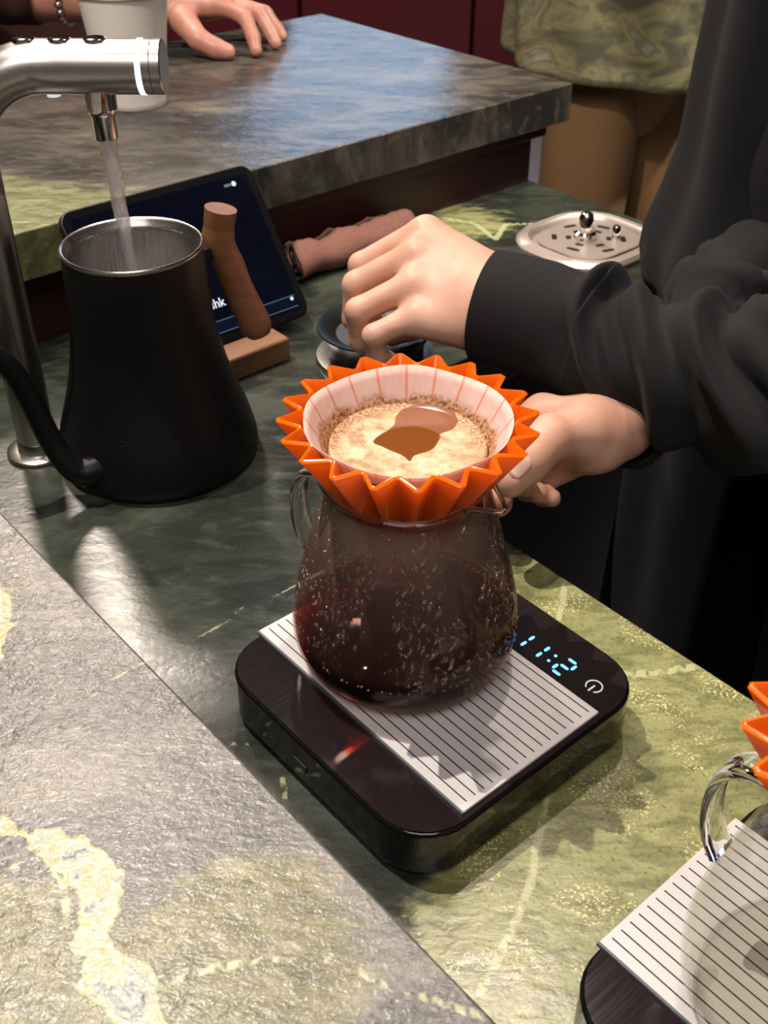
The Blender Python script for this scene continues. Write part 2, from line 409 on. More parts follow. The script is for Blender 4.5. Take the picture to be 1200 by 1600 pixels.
def mk_skin(name, c1, c2):
    t = NT(name); co = t.coord(); n1 = t.noise(co, 38, 3); n2 = t.vor(co, 1100)
    c = t.mix(t.step(n1, .35, .7), c1, c2)
    return t.surf(t.pbsdf(c, .46, 0, Normal=t.bump(t.math('ADD', n2, t.math('MULTIPLY', t.noise(co, 160, 3), 1.2)), .12, .0004), Subsurface_Weight=.15, Subsurface_Scale=.004, Subsurface_Radius=(1, .35, .2)))
M['skin'] = mk_skin('skin', (.60, .32, .22), (.70, .40, .29))
M['skin_far'] = mk_skin('skin_far', (.46, .20, .14), (.56, .28, .20))
M['nail'] = simple('nail', (.74, .46, .38), .25)
def mk_fabric(name, col, col2=None, rough=.85, sc_=900, st=.35):
    t = NT(name); co = t.coord()
    wv = t.node('ShaderNodeTexWave', {'Vector': t.scale(co, 1, (0, 0, .7)), 'Scale': sc_ * .5, 'Distortion': 1.5, 'Detail': 2})
    n = t.noise(co, sc_, 3)
    c = t.mix(n, tuple(x * .75 for x in col), col2 or tuple(x * 1.35 for x in col))
    return t.surf(t.pbsdf(c, rough, 0, Normal=t.bump(t.math('ADD', wv, n), st, .0005), Sheen_Weight=.03, Sheen_Roughness=.5, Specular_IOR_Level=.25))
M['fab_black'] = mk_fabric('fab_black', (.0115, .0112, .012))
M['fab_apron'] = mk_fabric('fab_apron', (.004, .004, .0055))
M['fab_trouser'] = mk_fabric('fab_trouser', (.003, .003, .004))
M['fab_tan'] = mk_fabric('fab_tan', (.235, .130, .056), sc_=500)
M['fab_brown'] = mk_fabric('fab_brown', (.05, .016, .012))
def mk_camo():
    t = NT('fab_tiedye'); co = t.coord(); n = t.noise(t.scale(co, (1, 1, 1.8)), 13, 4, .55, .7)
    c = t.ramp(n, [(.36, (.12, .105, .065)), (.46, (.21, .19, .095)), (.54, (.33, .30, .14)), (.60, (.20, .17, .10)), (.70, (.36, .36, .24))])
    wv = t.noise(co, 700, 2)
    return t.surf(t.pbsdf(c, .85, 0, Normal=t.bump(wv, .3, .0006)))
M['camo'] = mk_camo()
M['shoe'] = simple('shoe', (.16, .075, .03), .6)
M['cup'] = simple('cup', (.80, .74, .68), .5, grain=.02)
M['cloth'] = mk_fabric('cloth', (.20, .085, .062), (.30, .14, .10), sc_=420, st=.8)
M['cloth_hem'] = mk_fabric('cloth_hem', (.012, .008, .008))
def mk_water():
    t = NT('running_water'); co = t.coord(); lw = t.n('ShaderNodeLayerWeight'); lw.inputs[0].default_value = .5
    nz = t.noise(t.scale(co, (300, 300, 60)), 1, 3)
    g = t.node('ShaderNodeBsdfGlossy', {'Color': (1, 1, 1, 1), 'Roughness': .06, 'Normal': t.bump(nz, .9, .003)})
    tr = t.node('ShaderNodeBsdfTransparent', {0: (.93, .92, .93, 1)}); df = t.node('ShaderNodeBsdfTranslucent', {0: (.85, .80, .82, 1)})
    b = t.mixsh(.42, tr, df)
    return t.surf(t.mixsh(t.math('MULTIPLY_ADD', lw.outputs[1], .5, .12), b, g))
M['water'] = mk_water()
M['floor'] = simple('floor', (.52, .47, .50), .5, grain=.05, gscale=12)
M['wall'] = simple('wall', (.10, .03, .03), .7)
M['ceil'] = simple('ceil', (.25, .22, .20), .8)

# ------------------------------------------------------------------ room shell
FZ = -.90
tag(box('floor', (-4, -2.2, FZ - .05), (4, 5.2, FZ), M['floor']), 'pale polished floor behind the bar', kind='structure')
tag(box('wall_back', (-4, 5.05, FZ), (4, 5.2, 2.3), M['wall']), 'dark red back wall', kind='structure')
tag(box('wall_left', (-4.1, -2.2, FZ), (-4, 5.2, 2.3), M['wall']), 'dark side wall', kind='structure')
tag(box('wall_right', (4, -2.2, FZ), (4.1, 5.2, 2.3), M['wall']), 'dark side wall', kind='structure')
tag(box('ceiling', (-4, -2.2, 2.3), (4, 5.2, 2.4), M['ceil']), 'dim ceiling over the bar', kind='structure')

# ------------------------------------------------------------------ stone counters
def polydist(P, poly):
    d = np.full(len(P), 1e9)
    for a, b in zip(poly, poly[1:]):
        a, b = np.array(a), np.array(b); ba = b - a
        h = np.clip(((P - a) @ ba) / (ba @ ba), 0, 1); d = np.minimum(d, np.linalg.norm(P - a - h[:, None] * ba, axis=1))
    return d
def slab(name, us, vs_, z1, z0, mat, parent, keep=None, wide=(), thin=(), zones=()):
    """Slab on a u/v grid with top, sides and underside; stores the stone's zone and vein fields on its points."""
    nu, nv = len(us), len(vs_); idx = lambda i, j, k: (k * nu + i) * nv + j
    g = np.array([(u, v) for u in us for v in vs_])
    w_ = [UV(u, v, z1) for u, v in g] + [UV(u, v, z0) for u, v in g]
    cell = np.ones((nu - 1, nv - 1), bool)
    if keep:
        for i in range(nu - 1):
            for j in range(nv - 1): cell[i, j] = keep((us[i] + us[i + 1]) / 2, (vs_[j] + vs_[j + 1]) / 2)
    fs = []
    for i in range(nu - 1):
        for j in range(nv - 1):
            if not cell[i, j]: continue
            fs.append((idx(i, j, 0), idx(i + 1, j, 0), idx(i + 1, j + 1, 0), idx(i, j + 1, 0)))
            fs.append((idx(i, j, 1), idx(i, j + 1, 1), idx(i + 1, j + 1, 1), idx(i + 1, j, 1)))
            for di, dj, a, b in ((-1, 0, (i, j + 1), (i, j)), (1, 0, (i + 1, j), (i + 1, j + 1)), (0, -1, (i, j), (i + 1, j)), (0, 1, (i + 1, j + 1), (i, j + 1))):
                ii, jj = i + di, j + dj
                if not (0 <= ii < nu - 1 and 0 <= jj < nv - 1) or not cell[ii, jj]:
                    fs.append((idx(*a, 0), idx(*a, 1), idx(*b, 1), idx(*b, 0)))
    used = np.unique(np.array(fs)); remap = -np.ones(2 * nu * nv, int); remap[used] = np.arange(len(used))
    o = mesh_obj(name, [w_[k] for k in used], remap[np.array(fs)], mat, parent, 30)
    P = np.vstack([g, g])[used]
    vein = np.full(len(P), 50.); thn = np.full(len(P), 50.); zn = np.zeros(len(P))
    for poly, hw in wide: vein = np.minimum(vein, polydist(P, poly) * 1000 - hw)
    for poly, hw in thin: thn = np.minimum(thn, polydist(P, poly) * 1000 - hw + .6)
    for (u, v), r, a in zones: zn += a * np.exp(-((P - (u, v)) ** 2).sum(1) / (r * r))
    for nm, arr in (('zone', np.clip(zn, -1, 1.3)), ('vein', vein), ('thin', thn)):
        at = o.data.attributes.new(nm, 'FLOAT', 'POINT'); at.data.foreach_set('value', arr.astype(np.float32))
    bevel(o, .0014, 2, 40)
    return o
ZA = .107
ct = thing('work_counter', 'low green stone work counter carrying kettle, scales and rinser', 'counter', (0, 0, 0))
slab('worktop', np.linspace(-.02, .92, 189), np.linspace(-.35, .83, 237), 0, -.04, M['stone_work'], ct,
     keep=lambda u, v: u < .4205 or v > .56,
     thin=[([(.202, .418), (.214, .418), (.233, .42), (.254, .424), (.275, .421), (.31, .42), (.40, .44)], .7), ([(.42, .317), (.40, .302), (.38, .29), (.33, .25)], 1.6),
           ([(.383, .273), (.381, .251), (.382, .24), (.395, .231), (.42, .217)], 2.2), ([(.289, .212), (.266, .197), (.242, .181), (.222, .172), (.19, .16)], 1.6),
           ([(.196, .306), (.189, .293), (.184, .30)], .8), ([(.186, .342), (.199, .333), (.198, .324)], .9), ([(.767, .798), (.782, .762), (.767, .719), (.805, .742), (.84, .712)], 2.5)],
     zones=[((.36, .17), .10, 1.0), ((.25, .10), .12, .9), ((.41, .30), .07, .8), ((.23, .165), .05, .5), ((.19, .13), .05, .5), ((.78, .77), .05, .9), ((.40, .05), .15, .8),
            ((.30, .23), .08, .25), ((.20, .25), .05, -.3), ((.25, .60), .25, -.35)])
box('base_cabinet', (0, -.35, FZ + .001), (.405, .545, -.04), M['cab_dark'], ct).rotation_euler = (0, 0, ROT)
box('base_cabinet', (0, .58, FZ + .001), (.905, .83, -.04), M['cab_dark'], ct).rotation_euler = (0, 0, ROT)

fb = thing('front_ledge', 'rough grey-green stone ledge with broad cream vein in the foreground', 'counter', (0, 0, 0))
slab('ledge_slab', np.linspace(-.30, .1405, 148), np.linspace(-.35, .74, 300), ZA, ZA - .04, M['stone_front'], fb,
     wide=[([(.030, .310), (.040, .300), (.053, .282), (.064, .266)], 3.4), ([(.066, .262), (.0725, .247), (.072, .234), (.066, .222), (.060, .216)], 6.6), ([(.056, .203), (.060, .194), (.060, .183), (.050, .16), (.03, .13)], 7.0),
           ([(.100, .42), (.112, .40), (.104, .378), (.085, .36)], 5.2)],
     thin=[([(.072, .187), (.086, .181), (.1, .173), (.112, .162), (.119, .151), (.123, .14), (.131, .127), (.139, .113)], .9), ([(.04, .266), (.047, .262), (.057, .257), (.063, .249), (.062, .239), (.058, .229), (.054, .225)], .9),
           ([(.099, .316), (.112, .314), (.135, .318), (.143, .316)], .35), ([(.10, .208), (.113, .193), (.118, .185)], .2)],
     zones=[((.03, .225), .035, .9), ((.09, .175), .035, .62), ((.105, .195), .03, .30), ((.05, .15), .06, .8), ((.03, .27), .05, .3), ((.115, .40), .02, .4)])
box('ledge_support', (-.28, -.33, FZ + .001), (-.03, .72, ZA - .04), M['plinth'], fb).rotation_euler = (0, 0, ROT)

rb_ = thing('raised_bar', 'thick dark stone bar top on a dark red plinth behind the tablet', 'counter', (0, 0, 0))
slab('bar_top', np.linspace(-.45, .947, 200), np.linspace(.789, 1.228, 74), ZA, ZA - .04, M['stone_raised'], rb_,
     zones=[((.33, .80), .07, 1.0), ((.36, .77), .05, .5), ((.56, .80), .10, .12), ((.60, .93), .07, .35), ((.25, .86), .12, .8)])
p = box('plinth_panel', (-.42, .815, 0), (.917, 1.19, ZA - .055), M['plinth'], rb_, .001); p.rotation_euler = (0, 0, ROT)
p = box('under_trim', (-.43, .803, ZA - .055), (.927, 1.20, ZA - .04), M['plinth'], rb_, .001); p.rotation_euler = (0, 0, ROT)
p = box('plinth_foot', (-.42, .832, FZ + .001), (.917, 1.19, 0), M['plinth'], rb_); p.rotation_euler = (0, 0, ROT)

# ------------------------------------------------------------------ red wall cabinets in the far background
def red_cabinet(x0, x1, lab, lockx):
    t = thing('storage_cabinet', lab, 'cabinet', ((x0 + x1) / 2, 4.45, FZ), 0, 'dark red cabinets along the back wall')
    hw = (x1 - x0) / 2
    box('body', (-hw, 0, .10), (hw, .45, 1.25), M['cab_red'], t, .004)
    box('toe_kick', (-hw, .05, 0), (hw, .42, .10), M['cab_dark'], t)
    for s in (0,):
        d = box('door', (-hw + .006, -.02, .12), (hw - .006, 0, 1.23), M['cab_red'], t, .003)
        k = lathe('lock', [(0, 0), (.016, 0), (.018, .004), (.014, .010), (.006, .012), (0, .012)], M['chrome'], d, 20)
        k.location = (lockx - (x0 + x1) / 2, -.02, .80); k.rotation_euler = (PI / 2, 0, 0)
red_cabinet(-1.75, -.95, 'dark red cabinet at far left edge behind the customer', -1.05)
red_cabinet(-.945, -.32, 'dark red cabinet behind the customer hand', -.40)
red_cabinet(-.315, .335, 'dark red cabinet above the blue-lit bar top', -.25)
red_cabinet(.34, 1.0, 'dark red cabinet with small round lock beside the olive shirt', .385)

# ------------------------------------------------------------------ scales
SEG = {'a': ((-.5, 1), (.5, 1)), 'b': ((.5, 1), (.5, 0)), 'c': ((.5, 0), (.5, -1)), 'd': ((-.5, -1), (.5, -1)), 'e': ((-.5, 0), (-.5, -1)), 'f': ((-.5, 1), (-.5, 0)), 'g': ((-.5, 0), (.5, 0))}
def digit(parent, ch, u0, v0, h=.0062, wd=.0072):
    """Seven-segment figure lying on the scale top: its up is +u, it is read towards -v."""
    segs = {'1': 'bc', '2': 'abged'}[ch]; vs, fs = [], []
    for s in segs:
        (ax, ay), (bx, by) = SEG[s]
        A = np.array([ay * h + ax * .0, -ax * wd]); B = np.array([by * h + bx * .0, -bx * wd])
        dr = (B - A) / np.linalg.norm(B - A); nn = np.array([-dr[1], dr[0]]); A = A + dr * .0008; B = B - dr * .0008; q = .00085
        ring = [A, A + dr * q + nn * q, B - dr * q + nn * q, B, B - dr * q - nn * q, A + dr * q - nn * q]
        k = len(vs)
        for z in (0, .00025): vs += [(u0 + r[0], v0 + r[1] - r[0] * .0, z) for r in ring]
        fs += [tuple(k + 6 + i for i in range(6))] + [(k + i, k + (i + 1) % 6, k + 6 + (i + 1) % 6, k + 6 + i) for i in range(6)]
    return mesh_obj('display_digit', vs, fs, M['led'], parent, loc=(0, 0, .0321))
def scale_thing(loc, label, first=None):
    t = thing('coffee_scale', label, 'scale', loc, ROT, 'black coffee scales with ribbed white mats')
    prism('body', rrect(.080, .080, .028), .003, .0318, M['black_gloss'], t, .0022)
    prism('foot_plate', rrect(.074, .074, .024), 0, .003, M['cab_dark'], t)
    # glossy weighing plate with a polished bevelled rim beside the mat
    prism('weighing_plate', rrect(.0785, .0785, .027), .0318, .0322, M['scale_top'], t)
    pd = box('heat_mat', (-.0500, -.0760, .0322), (.0425, .0810, .0341), M['pad'], t, .0004)
    ed = box('mat_edge', (-.0512, -.0763, .0322), (-.0500, .0812, .0340), M['pad_edge'], t)
    gm = None
    for i in range(16):
        u = -.0500 + .0925 * (i + .9) / 16.6
        if gm is None:
            gm = box('mat_groove', (-.00032, -.0728, .0340), (.00032, .0785, .03425), M['groove'], pd); g = gm
        else:
            g = gm.copy(); C.objects.link(g); g.parent = pd
        g.location = (u, 0, 0)
    digit(t, '1', .0545 - .0, -.0135); digit(t, '1', .0545, -.0245)
    digit(t, '2', .0545, -.0430)
    for k in (-.0027, .0027):
        lathe('display_dot', [(0, .0003), (.0009, .0003), (.0009, 0)], M['led'], t, 12, None, (.0545 + k, -.0345, .0321))
    # power symbol: open ring with a bar
    pts = [(.0042 * math.cos(a), .0042 * math.sin(a), 0) for a in np.linspace(math.radians(215), math.radians(505), 28)]
    ic = tube('power_symbol', np.array(pts), .00042, M['icon'], t, n=6, up=(0, 0, 1)); ic.location = (.0555, -.0620, .0322)
    b = box('power_bar', (-.0046, -.0004, 0), (.0005, .0004, .0004), M['icon'], ic)
    box('charging_port', (-.0806, .001, .014), (-.0795, .011, .018), M['cab_dark'], t)
    return t
S1 = UV(.280, .289); scale_thing((S1.x, S1.y, 0), 'black coffee scale with blue digits under the carafe of dark coffee')
S2 = UV(.277, .051); scale_thing((S2.x, S2.y, 0), 'black coffee scale at bottom right corner under the empty carafe')

# ------------------------------------------------------------------ carafes
AX = (.0108, .4149)
CPROF = [(0, .0016), (.030, .0010), (.040, .0004), (.046, .0020), (.052, .0075), (.0560, .0165), (.0572, .0255), (.0562, .036), (.0530, .052), (.0482, .070), (.0434, .089), (.0392, .103), (.0380, .1075), (.0386, .1105), (.0408, .1132)]
def carafe(loc, label, mat, rz=0):
    t = thing('glass_carafe', label, 'carafe', loc, rz, 'clear glass carafes with band handles')
    pr = spline(CPROF, 56); pr[:, 0] = np.maximum(pr[:, 0], 0); pr[0, 0] = 0
    n = 96; vs, fs = lathe_vf([tuple(p) for p in pr], n); vs = [list(v) for v in vs]
    for v in vs:
        if v[2] > .098:
            a = math.atan2(v[1], v[0]); da = (a - math.radians(-32) + PI) % (2 * PI) - PI
            k = ((v[2] - .098) / .0152) ** 2; g = math.exp(-(da / .17) ** 2); e = math.exp(-((abs(da) - .42) / .2) ** 2)
            r = math.hypot(v[0], v[1]); s = 1 + k * (.0095 * g - .0008 * e) / r; v[0] *= s; v[1] *= s; v[2] += k * (-.0030 * g + .0012 * e)
    wall = mesh_obj('glass_wall', vs, fs, mat, t, 180); solidify(wall, .0010, -1)
    ring = np.array(vs[-n:]); rr = [ring[i] for i in range(n)] + [ring[0]]
    tube('glass_rim', np.array(rr), .0011, M['solid_glass'], wall, n=10, caps=False)
    a = math.radians(150); path = spline([(.0390, .099), (.049, .0990), (.057, .0935), (.0612, .083), (.0615, .068), (.0590, .057), (.0540, .0480)], 36)
    P3 = np.array([(r * math.cos(a), r * math.sin(a), z) for r, z in path])
    tube('band_handle', P3, .0022, M['solid_glass'], t, rb=.0072, n=24, up=(0, 0, 1), power=3.2)
    return t
ZB = .0343
carafe((AX[0], AX[1], ZB), 'glass carafe fogged with condensation, dark coffee at its bottom', M['glass_wet'])
AX2 = (.1670, .2190)
carafe((AX2[0], AX2[1], ZB), 'empty clear glass carafe cut off at the bottom right corner', M['glass'], math.radians(-13))
inn = [(0, .0028), (.030, .0022), (.0398, .0017), (.0454, .0032), (.0512, .0084), (.0549, .0170), (.0560, .0222)]
cof = lathe('brewed_coffee', inn + [(.0556, .0227), (0, .0227)], M['coffee'], None, 96, 60, (AX[0], AX[1], ZB))
tag(cof, 'dark red-brown coffee pooled in the fogged carafe', 'coffee')
# froth clinging to the coffee's edge
bv_, bf_ = [], []
fro = bmesh.new()
for k in range(230):
    a = RNG.uniform(-PI, PI); 
    dens = .35 + .65 * math.exp(-((a - .3) / .9) ** 2)
    if RNG.random() > dens: continue
    r = .0546 - abs(RNG.normal(0, .0011)); s = RNG.uniform(.0003, .0009)
    mt = Matrix.Translation((r * math.cos(a), r * math.sin(a), .0228)) @ Matrix.Diagonal((s, s, s * .7, 1))
    bmesh.ops.create_icosphere(fro, subdivisions=1, radius=1, matrix=mt)
me = bpy.data.meshes.new('froth_ring'); fro.to_mesh(me); me.materials.append(M['bubble']); me.shade_smooth()
o = bpy.data.objects.new('froth_ring', me); link(o, cof); o['kind'] = 'stuff'

# ------------------------------------------------------------------ drippers
def dripper(loc, label, rz=0):
    t = thing('pleated_dripper', label, 'dripper', loc, rz, 'orange pleated coffee drippers')
    n = 20; rings = []
    for k in range(13):
        f = k / 12; z = .065 * f; ro = .0200 + (.0580 - .0200) * f ** 1.15; ri = .0165 + (.0492 - .0165) * f ** 1.12
        ring = []
        for i in range(n):
            a = 2 * PI * i / n; w_ = PI / n
            ring += [(ro, a - .020), (ro, a + .020), (ri, a + w_ - .022), (ri, a + w_ + .022)]
        rings.append(np.array([(r * math.cos(a), r * math.sin(a), z) for r, a in ring]))
    o = loft('pleated_cone', rings, M['orange'], t, 25, caps=False); solidify(o, .0020, 0)
    bevel(o, .0004, 2, 40)
    o = lathe('outlet_collar', [(.0085, -.006), (.0190, -.006), (.0205, -.003), (.0205, .003), (.0150, .003), (.0085, -.004), (.0085, -.006)], M['orange'], t, 40)
    return t
DZ = .1125
dripper((AX[0], AX[1], DZ), 'bright orange pleated dripper holding a wet paper filter', math.radians(3))
dripper((AX2[0] + .001, AX2[1], DZ), 'orange pleated dripper just entering at the right edge', math.radians(5))
# paper filter
pr = [(.0090, .0035), (.0165, .0055), (.0180, .008)]
for k in range(1, 15):
    f = .12 + .88 * k / 14 * .985; pr.append((.0165 + (.0492 - .0165) * f ** 1.12 - .0030 + .0010 * (k / 14) ** 3, .065 * f))
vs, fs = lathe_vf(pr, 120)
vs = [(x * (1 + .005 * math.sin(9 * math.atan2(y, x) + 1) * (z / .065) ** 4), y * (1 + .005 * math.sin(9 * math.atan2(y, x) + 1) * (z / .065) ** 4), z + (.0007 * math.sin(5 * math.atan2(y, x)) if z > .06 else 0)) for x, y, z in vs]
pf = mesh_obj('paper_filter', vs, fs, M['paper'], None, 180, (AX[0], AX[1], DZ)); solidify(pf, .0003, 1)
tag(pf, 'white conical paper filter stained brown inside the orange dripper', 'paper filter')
# slurry surface
BLOB = np.array([(-15.2, 3.1), (-6.5, 15.2), (-4.8, 25.6), (.3, 33.0), (10.6, 37.4), (19.6, 36.3), (23.6, 25.6), (23.8, 19.3), (20.7, 13.1), (14.5, 8.1), (13.2, 1.2), (10.3, -4.7), (2.8, -9.4), (.6, -13.7), (-2.5, -9.4), (-10.9, -2.7)])
CLEAR = np.array([(-15.2, 3.1), (-6.0, 13.1), (5.5, 14.7), (14.5, 8.1), (13.2, 1.2), (10.3, -4.7), (2.8, -9.4), (.6, -13.7), (-2.5, -9.4), (-10.9, -2.7)])
def polysd(P, poly):
    poly = spline(np.vstack([poly[-1:], poly, poly[:2]]), 6 * (len(poly) + 2))[6:-7]
    cl = np.vstack([poly, poly[:1]]); d = polydist(P, [tuple(q) for q in cl]); ins = np.zeros(len(P), bool)
    for (x1, y1), (x2, y2) in zip(cl, cl[1:]):
        c = ((y1 > P[:, 1]) != (y2 > P[:, 1])) & (P[:, 0] < (x2 - x1) * (P[:, 1] - y1) / (y2 - y1 + 1e-12) + x1); ins ^= c
    return np.where(ins, -d, d)
rs = np.linspace(0, .0366, 34); SZ = .159 - DZ
vs, fs = lathe_vf([(r, SZ - .0012 * math.exp(-((r - .03) / .02) ** 2) + .0012 * (r / .0366) ** 8) for r in rs], 128)
Ra = np.array(vs)[:, :2] * 1000
und = [(r, SZ - .0375 * (1 - r / .0374) ** 1) for r in (.0374, .012)]
sl = mesh_obj('coffee_slurry', vs, fs, M['foam'], None, 180, (AX[0], AX[1], DZ)); solidify(sl, .004, -1)
for nm, arr in (('dark', polysd(Ra, BLOB)), ('clear', polysd(Ra, CLEAR)), ('rad', np.hypot(Ra[:, 0], Ra[:, 1])), ('back', np.clip(.55 + .9 * (Ra[:, 1] + .25 * abs(Ra[:, 0])) / 37, 0, 1))):
    at = sl.data.attributes.new(nm, 'FLOAT', 'POINT'); at.data.foreach_set('value', arr.astype(np.float32))
tag(sl, 'brewing coffee with pale tan foam in the paper filter', 'coffee')

# ------------------------------------------------------------------ kettle
KX, KY = -.1608, .6588
kt = thing('gooseneck_kettle', 'matte black gooseneck kettle with walnut handle being filled with water', 'kettle', (KX, KY, 0))
kp = spline([(.0685, .0025), (.0700, .008), (.0693, .016), (.0655, .031), (.0608, .045), (.0555, .062), (.0512, .080), (.0482, .098), (.0463, .118), (.0453, .140), (.0449, .1545)], 60)
lathe('body', [(0, 0), (.062, 0), (.0665, .0008)] + [tuple(p) for p in kp] + [(.0438, .1545)], M['black_matte'], kt, 96, 50)
lathe('base_ring', [(.060, -.0001), (.0672, -.0001), (.0680, .0012), (.0665, .0022), (.060, .002)], M['black_gloss'], kt, 96)
lathe('steel_rim', [(.0449, .1540), (.0455, .1550), (.0455, .1560), (.0447, .1570), (.0436, .1568), (.0428, .1556), (.0418, .1535), (.0408, .1525), (.0400, .1512), (.0404, .1495), (.0440, .146), (.0442, .12), (.0465, .10), (.050, .08), (.058, .050)], M['steel'], kt, 96, 50)
mk = lathe('mark', [(.0016, .0003), (.0020, .0003), (.0020, 0), (.0016, 0)], M['cab_dark'], kt, 24, 60)
mk.location = (-.010, -.0605, .044); mk.rotation_euler = (math.radians(72), 0, math.radians(-9))
sp = spline([(-.010, -.0345, .0200), (-.0303, -.0547, .0205), (-.0445, -.0615, .0240), (-.0570, -.0590, .0470), (-.0685, -.0555, .0850), (-.0790, -.0590, .1075), (-.0960, -.0665, .1230), (-.118, -.077, .131), (-.140, -.088, .131)], 70)
tube('spout', sp, np.linspace(.0090, .0056, len(sp)), M['black_matte'], kt, n=24)
fl = sp[8:15]; tube('spout_collar', fl, np.linspace(.0105, .0098, len(fl)), M['black_matte'], kt, n=24)
hd = spline([(.0530, .0385, .1650), (.0505, .0385, .1520), (.0492, .0388, .1380), (.0545, .0405, .1240), (.0600, .0410, .1050), (.0665, .0410, .0880), (.0725, .0407, .0715)], 40)
hr = np.interp(np.linspace(0, 1, len(hd)), [0, .15, .32, .45, .6, .9, .96, 1], [.0108, .0102, .0118, .0113, .0106, .0114, .0108, .0080])
tube('walnut_handle', hd, hr, M['walnut'], kt, rb=hr * .92, n=28, up=(1, 0, 0), smooth=50)
br = spline([(.0365, .0275, .137), (.043, .033, .137), (.050, .039, .137)], 10)
tube('handle_bracket', br, .0050, M['black_matte'], kt, rb=.0060, n=16, power=4)
lathe('standing_water', [(0, .1080), (.0440, .1080), (.0452, .1060), (0, .1060)], M['water'], kt, 64)

# ------------------------------------------------------------------ faucet and running water
FX, FY = -.2480, .6570
fa = thing('hot_water_faucet', 'brushed steel water faucet with glowing ring at its arm end', 'faucet', (FX, FY, 0))
col = spline([(0, 0, .004), (0, 0, .10), (0, 0, .19)], 12)
arc = [(.045 - .045 * math.cos(a), .010 * (1 - math.cos(a)), .217 + .045 * math.sin(a)) for a in np.linspace(0, PI / 2, 22)]
arm = [(x, .010, .262) for x in np.linspace(.060, .1130, 8)]
pth = np.array([tuple(q) for q in col] + arc + arm)
rad = np.interp(np.arange(len(pth)), [0, 11, 34, len(pth)], [.0135, .0136, .0154, .0154])
tube('riser', pth[:14], rad[:14], M['steel_col'], fa, n=40, up=(1, 0, 0))
tube('arm', pth[12:], rad[12:], M['steel_arm'], fa, n=40, up=(1, 0, 0))
def xcyl(name, x0, x1, r, mat, parent, bv=.0006):
    o = lathe(name, [(0, 0), (r - bv, 0), (r, bv), (r, x1 - x0 - bv), (r - bv, x1 - x0), (0, x1 - x0)], mat, parent, 48, 40)
    o.rotation_euler = (0, PI / 2, 0); o.location = (x0, .010, .262); return o
xcyl('light_ring', .1050, .1084, .01555, M['ring_light'], fa, .0002)
xcyl('end_cap', .1130, .1195, .0154, M['steel_arm'], fa)
for x in (.0340, .0545, .0750):
    b = lathe('push_button', [(0, .0014), (.0055, .0014), (.0066, .0008), (.0068, -.004), (0, -.004)], M['chrome'], fa, 32, 40, (x + .006, .010, .2768))
lathe('sensor_window', [(0, -.0012), (.0040, -.001), (.0045, .002), (0, .002)], M['icon'], fa, 24, 40, (.052, .010, .2464))
nz_ = lathe('nozzle', [(.0070, -.0060), (.0074, -.0052), (.0076, .0080), (.0088, .0095), (.0092, .0120), (.0092, .0260), (0, .0260)][::1], M['chrome'], fa, 40, 40, (.0795, .010, .2265))
lathe('aerator', [(0, 0), (.0070, 0), (.0072, -.0052)], M['cab_dark'], nz_, 32, 40)
lathe('base_flange', [(0, 0), (.0215, 0), (.0225, .0012), (.0222, .0032), (.0205, .0042), (.0145, .0046), (.0140, .012), (.0134, .0128), (0, .0128)], M['steel'], fa, 64, 40)
wx, wy = FX + .0795, FY + .010
wp = spline([(wx, wy, .2250), (wx + .0012, wy, .200), (wx + .0025, wy, .165), (wx + .0048, wy, .130), (wx + .0062, wy, .107)], 60)
rg = tube_rings(wp, np.interp(np.linspace(0, 1, 61), [0, .25, .6, 1], [.0056, .0050, .0040, .0046]), n=20, up=(1, 0, 0))
for i, r in enumerate(rg):
    c = r.mean(0); k = 1 + .10 * np.sin(np.arange(20) * .94 + i * .5) + RNG.normal(0, .03, 20); rg[i] = c + (r - c) * k[:, None]
tag(loft('water_stream', rg, M['water'], None, 180), 'clear water stream falling from the faucet into the kettle', 'water')

# ------------------------------------------------------------------ tablet and wooden rest
tb_l = UV(.419, .6850)
tb = thing('tablet', 'black tablet with dark navy screen leaning behind the kettle', 'tablet', (tb_l.x, tb_l.y, .0145), ROT)
TIL = math.radians(-36)
def tplane(o): o.rotation_euler = (PI / 2 + TIL, 0, 0); return o
tplane(prism('case', [(x, y + .0675) for x, y in rrect(.0885, .0675, .011)], -.0085, 0, M['black_matte'], tb, .0015))
tplane(prism('cover_glass', [(x, y + .0675) for x, y in rrect(.0872, .0662, .0098)], 0, .0003, M['black_gloss'], tb))
tplane(prism('screen', [(x, y + .0675) for x, y in rrect(.081, .0600, .003)], .0003, .0004, M['screen'], tb))
tplane(box('toolbar', (-.079, .0100, .0003), (.079, .0195, .0005), M['screen_bar'], tb))
for y in (.0098, .0193): tplane(box('toolbar_line', (-.079, y, .0005), (.079, y + .0005, .0006), M['screen_line'], tb))
def text(name, s, size, mat, parent, loc):
    cu = bpy.data.curves.new(name, 'FONT'); cu.body = s; cu.size = size; cu.extrude = .0001; cu.align_x = 'RIGHT'; cu.offset = size * .012
    to = bpy.data.objects.new(name, cu); C.objects.link(to); dg = bpy.context.evaluated_depsgraph_get(); me = bpy.data.meshes.new_from_object(to.evaluated_get(dg))
    C.objects.unlink(to); bpy.data.objects.remove(to); me.materials.append(mat)
    # bake the tablet's lean into the mesh around its own origin
    o = bpy.data.objects.new(name, me); link(o, parent); me.transform(Matrix.Rotation(PI / 2 + TIL, 4, 'X') @ Matrix.Translation(loc)); return o
text('screen_lettering', 'shk', .0105, M['screen_text'], tb, (.0150, .0300, .0005))
tplane(prism('status_icon', [(.0665 + .0022 * math.cos(a), .1215 + .0022 * math.sin(a)) for a in np.linspace(0, 2 * PI, 17)[:-1]], .0003, .0005, M['screen_text'], tb))
tplane(box('status_icon', (.0570, .1203, .0003), (.0635, .1226, .0005), M['screen_line'], tb))
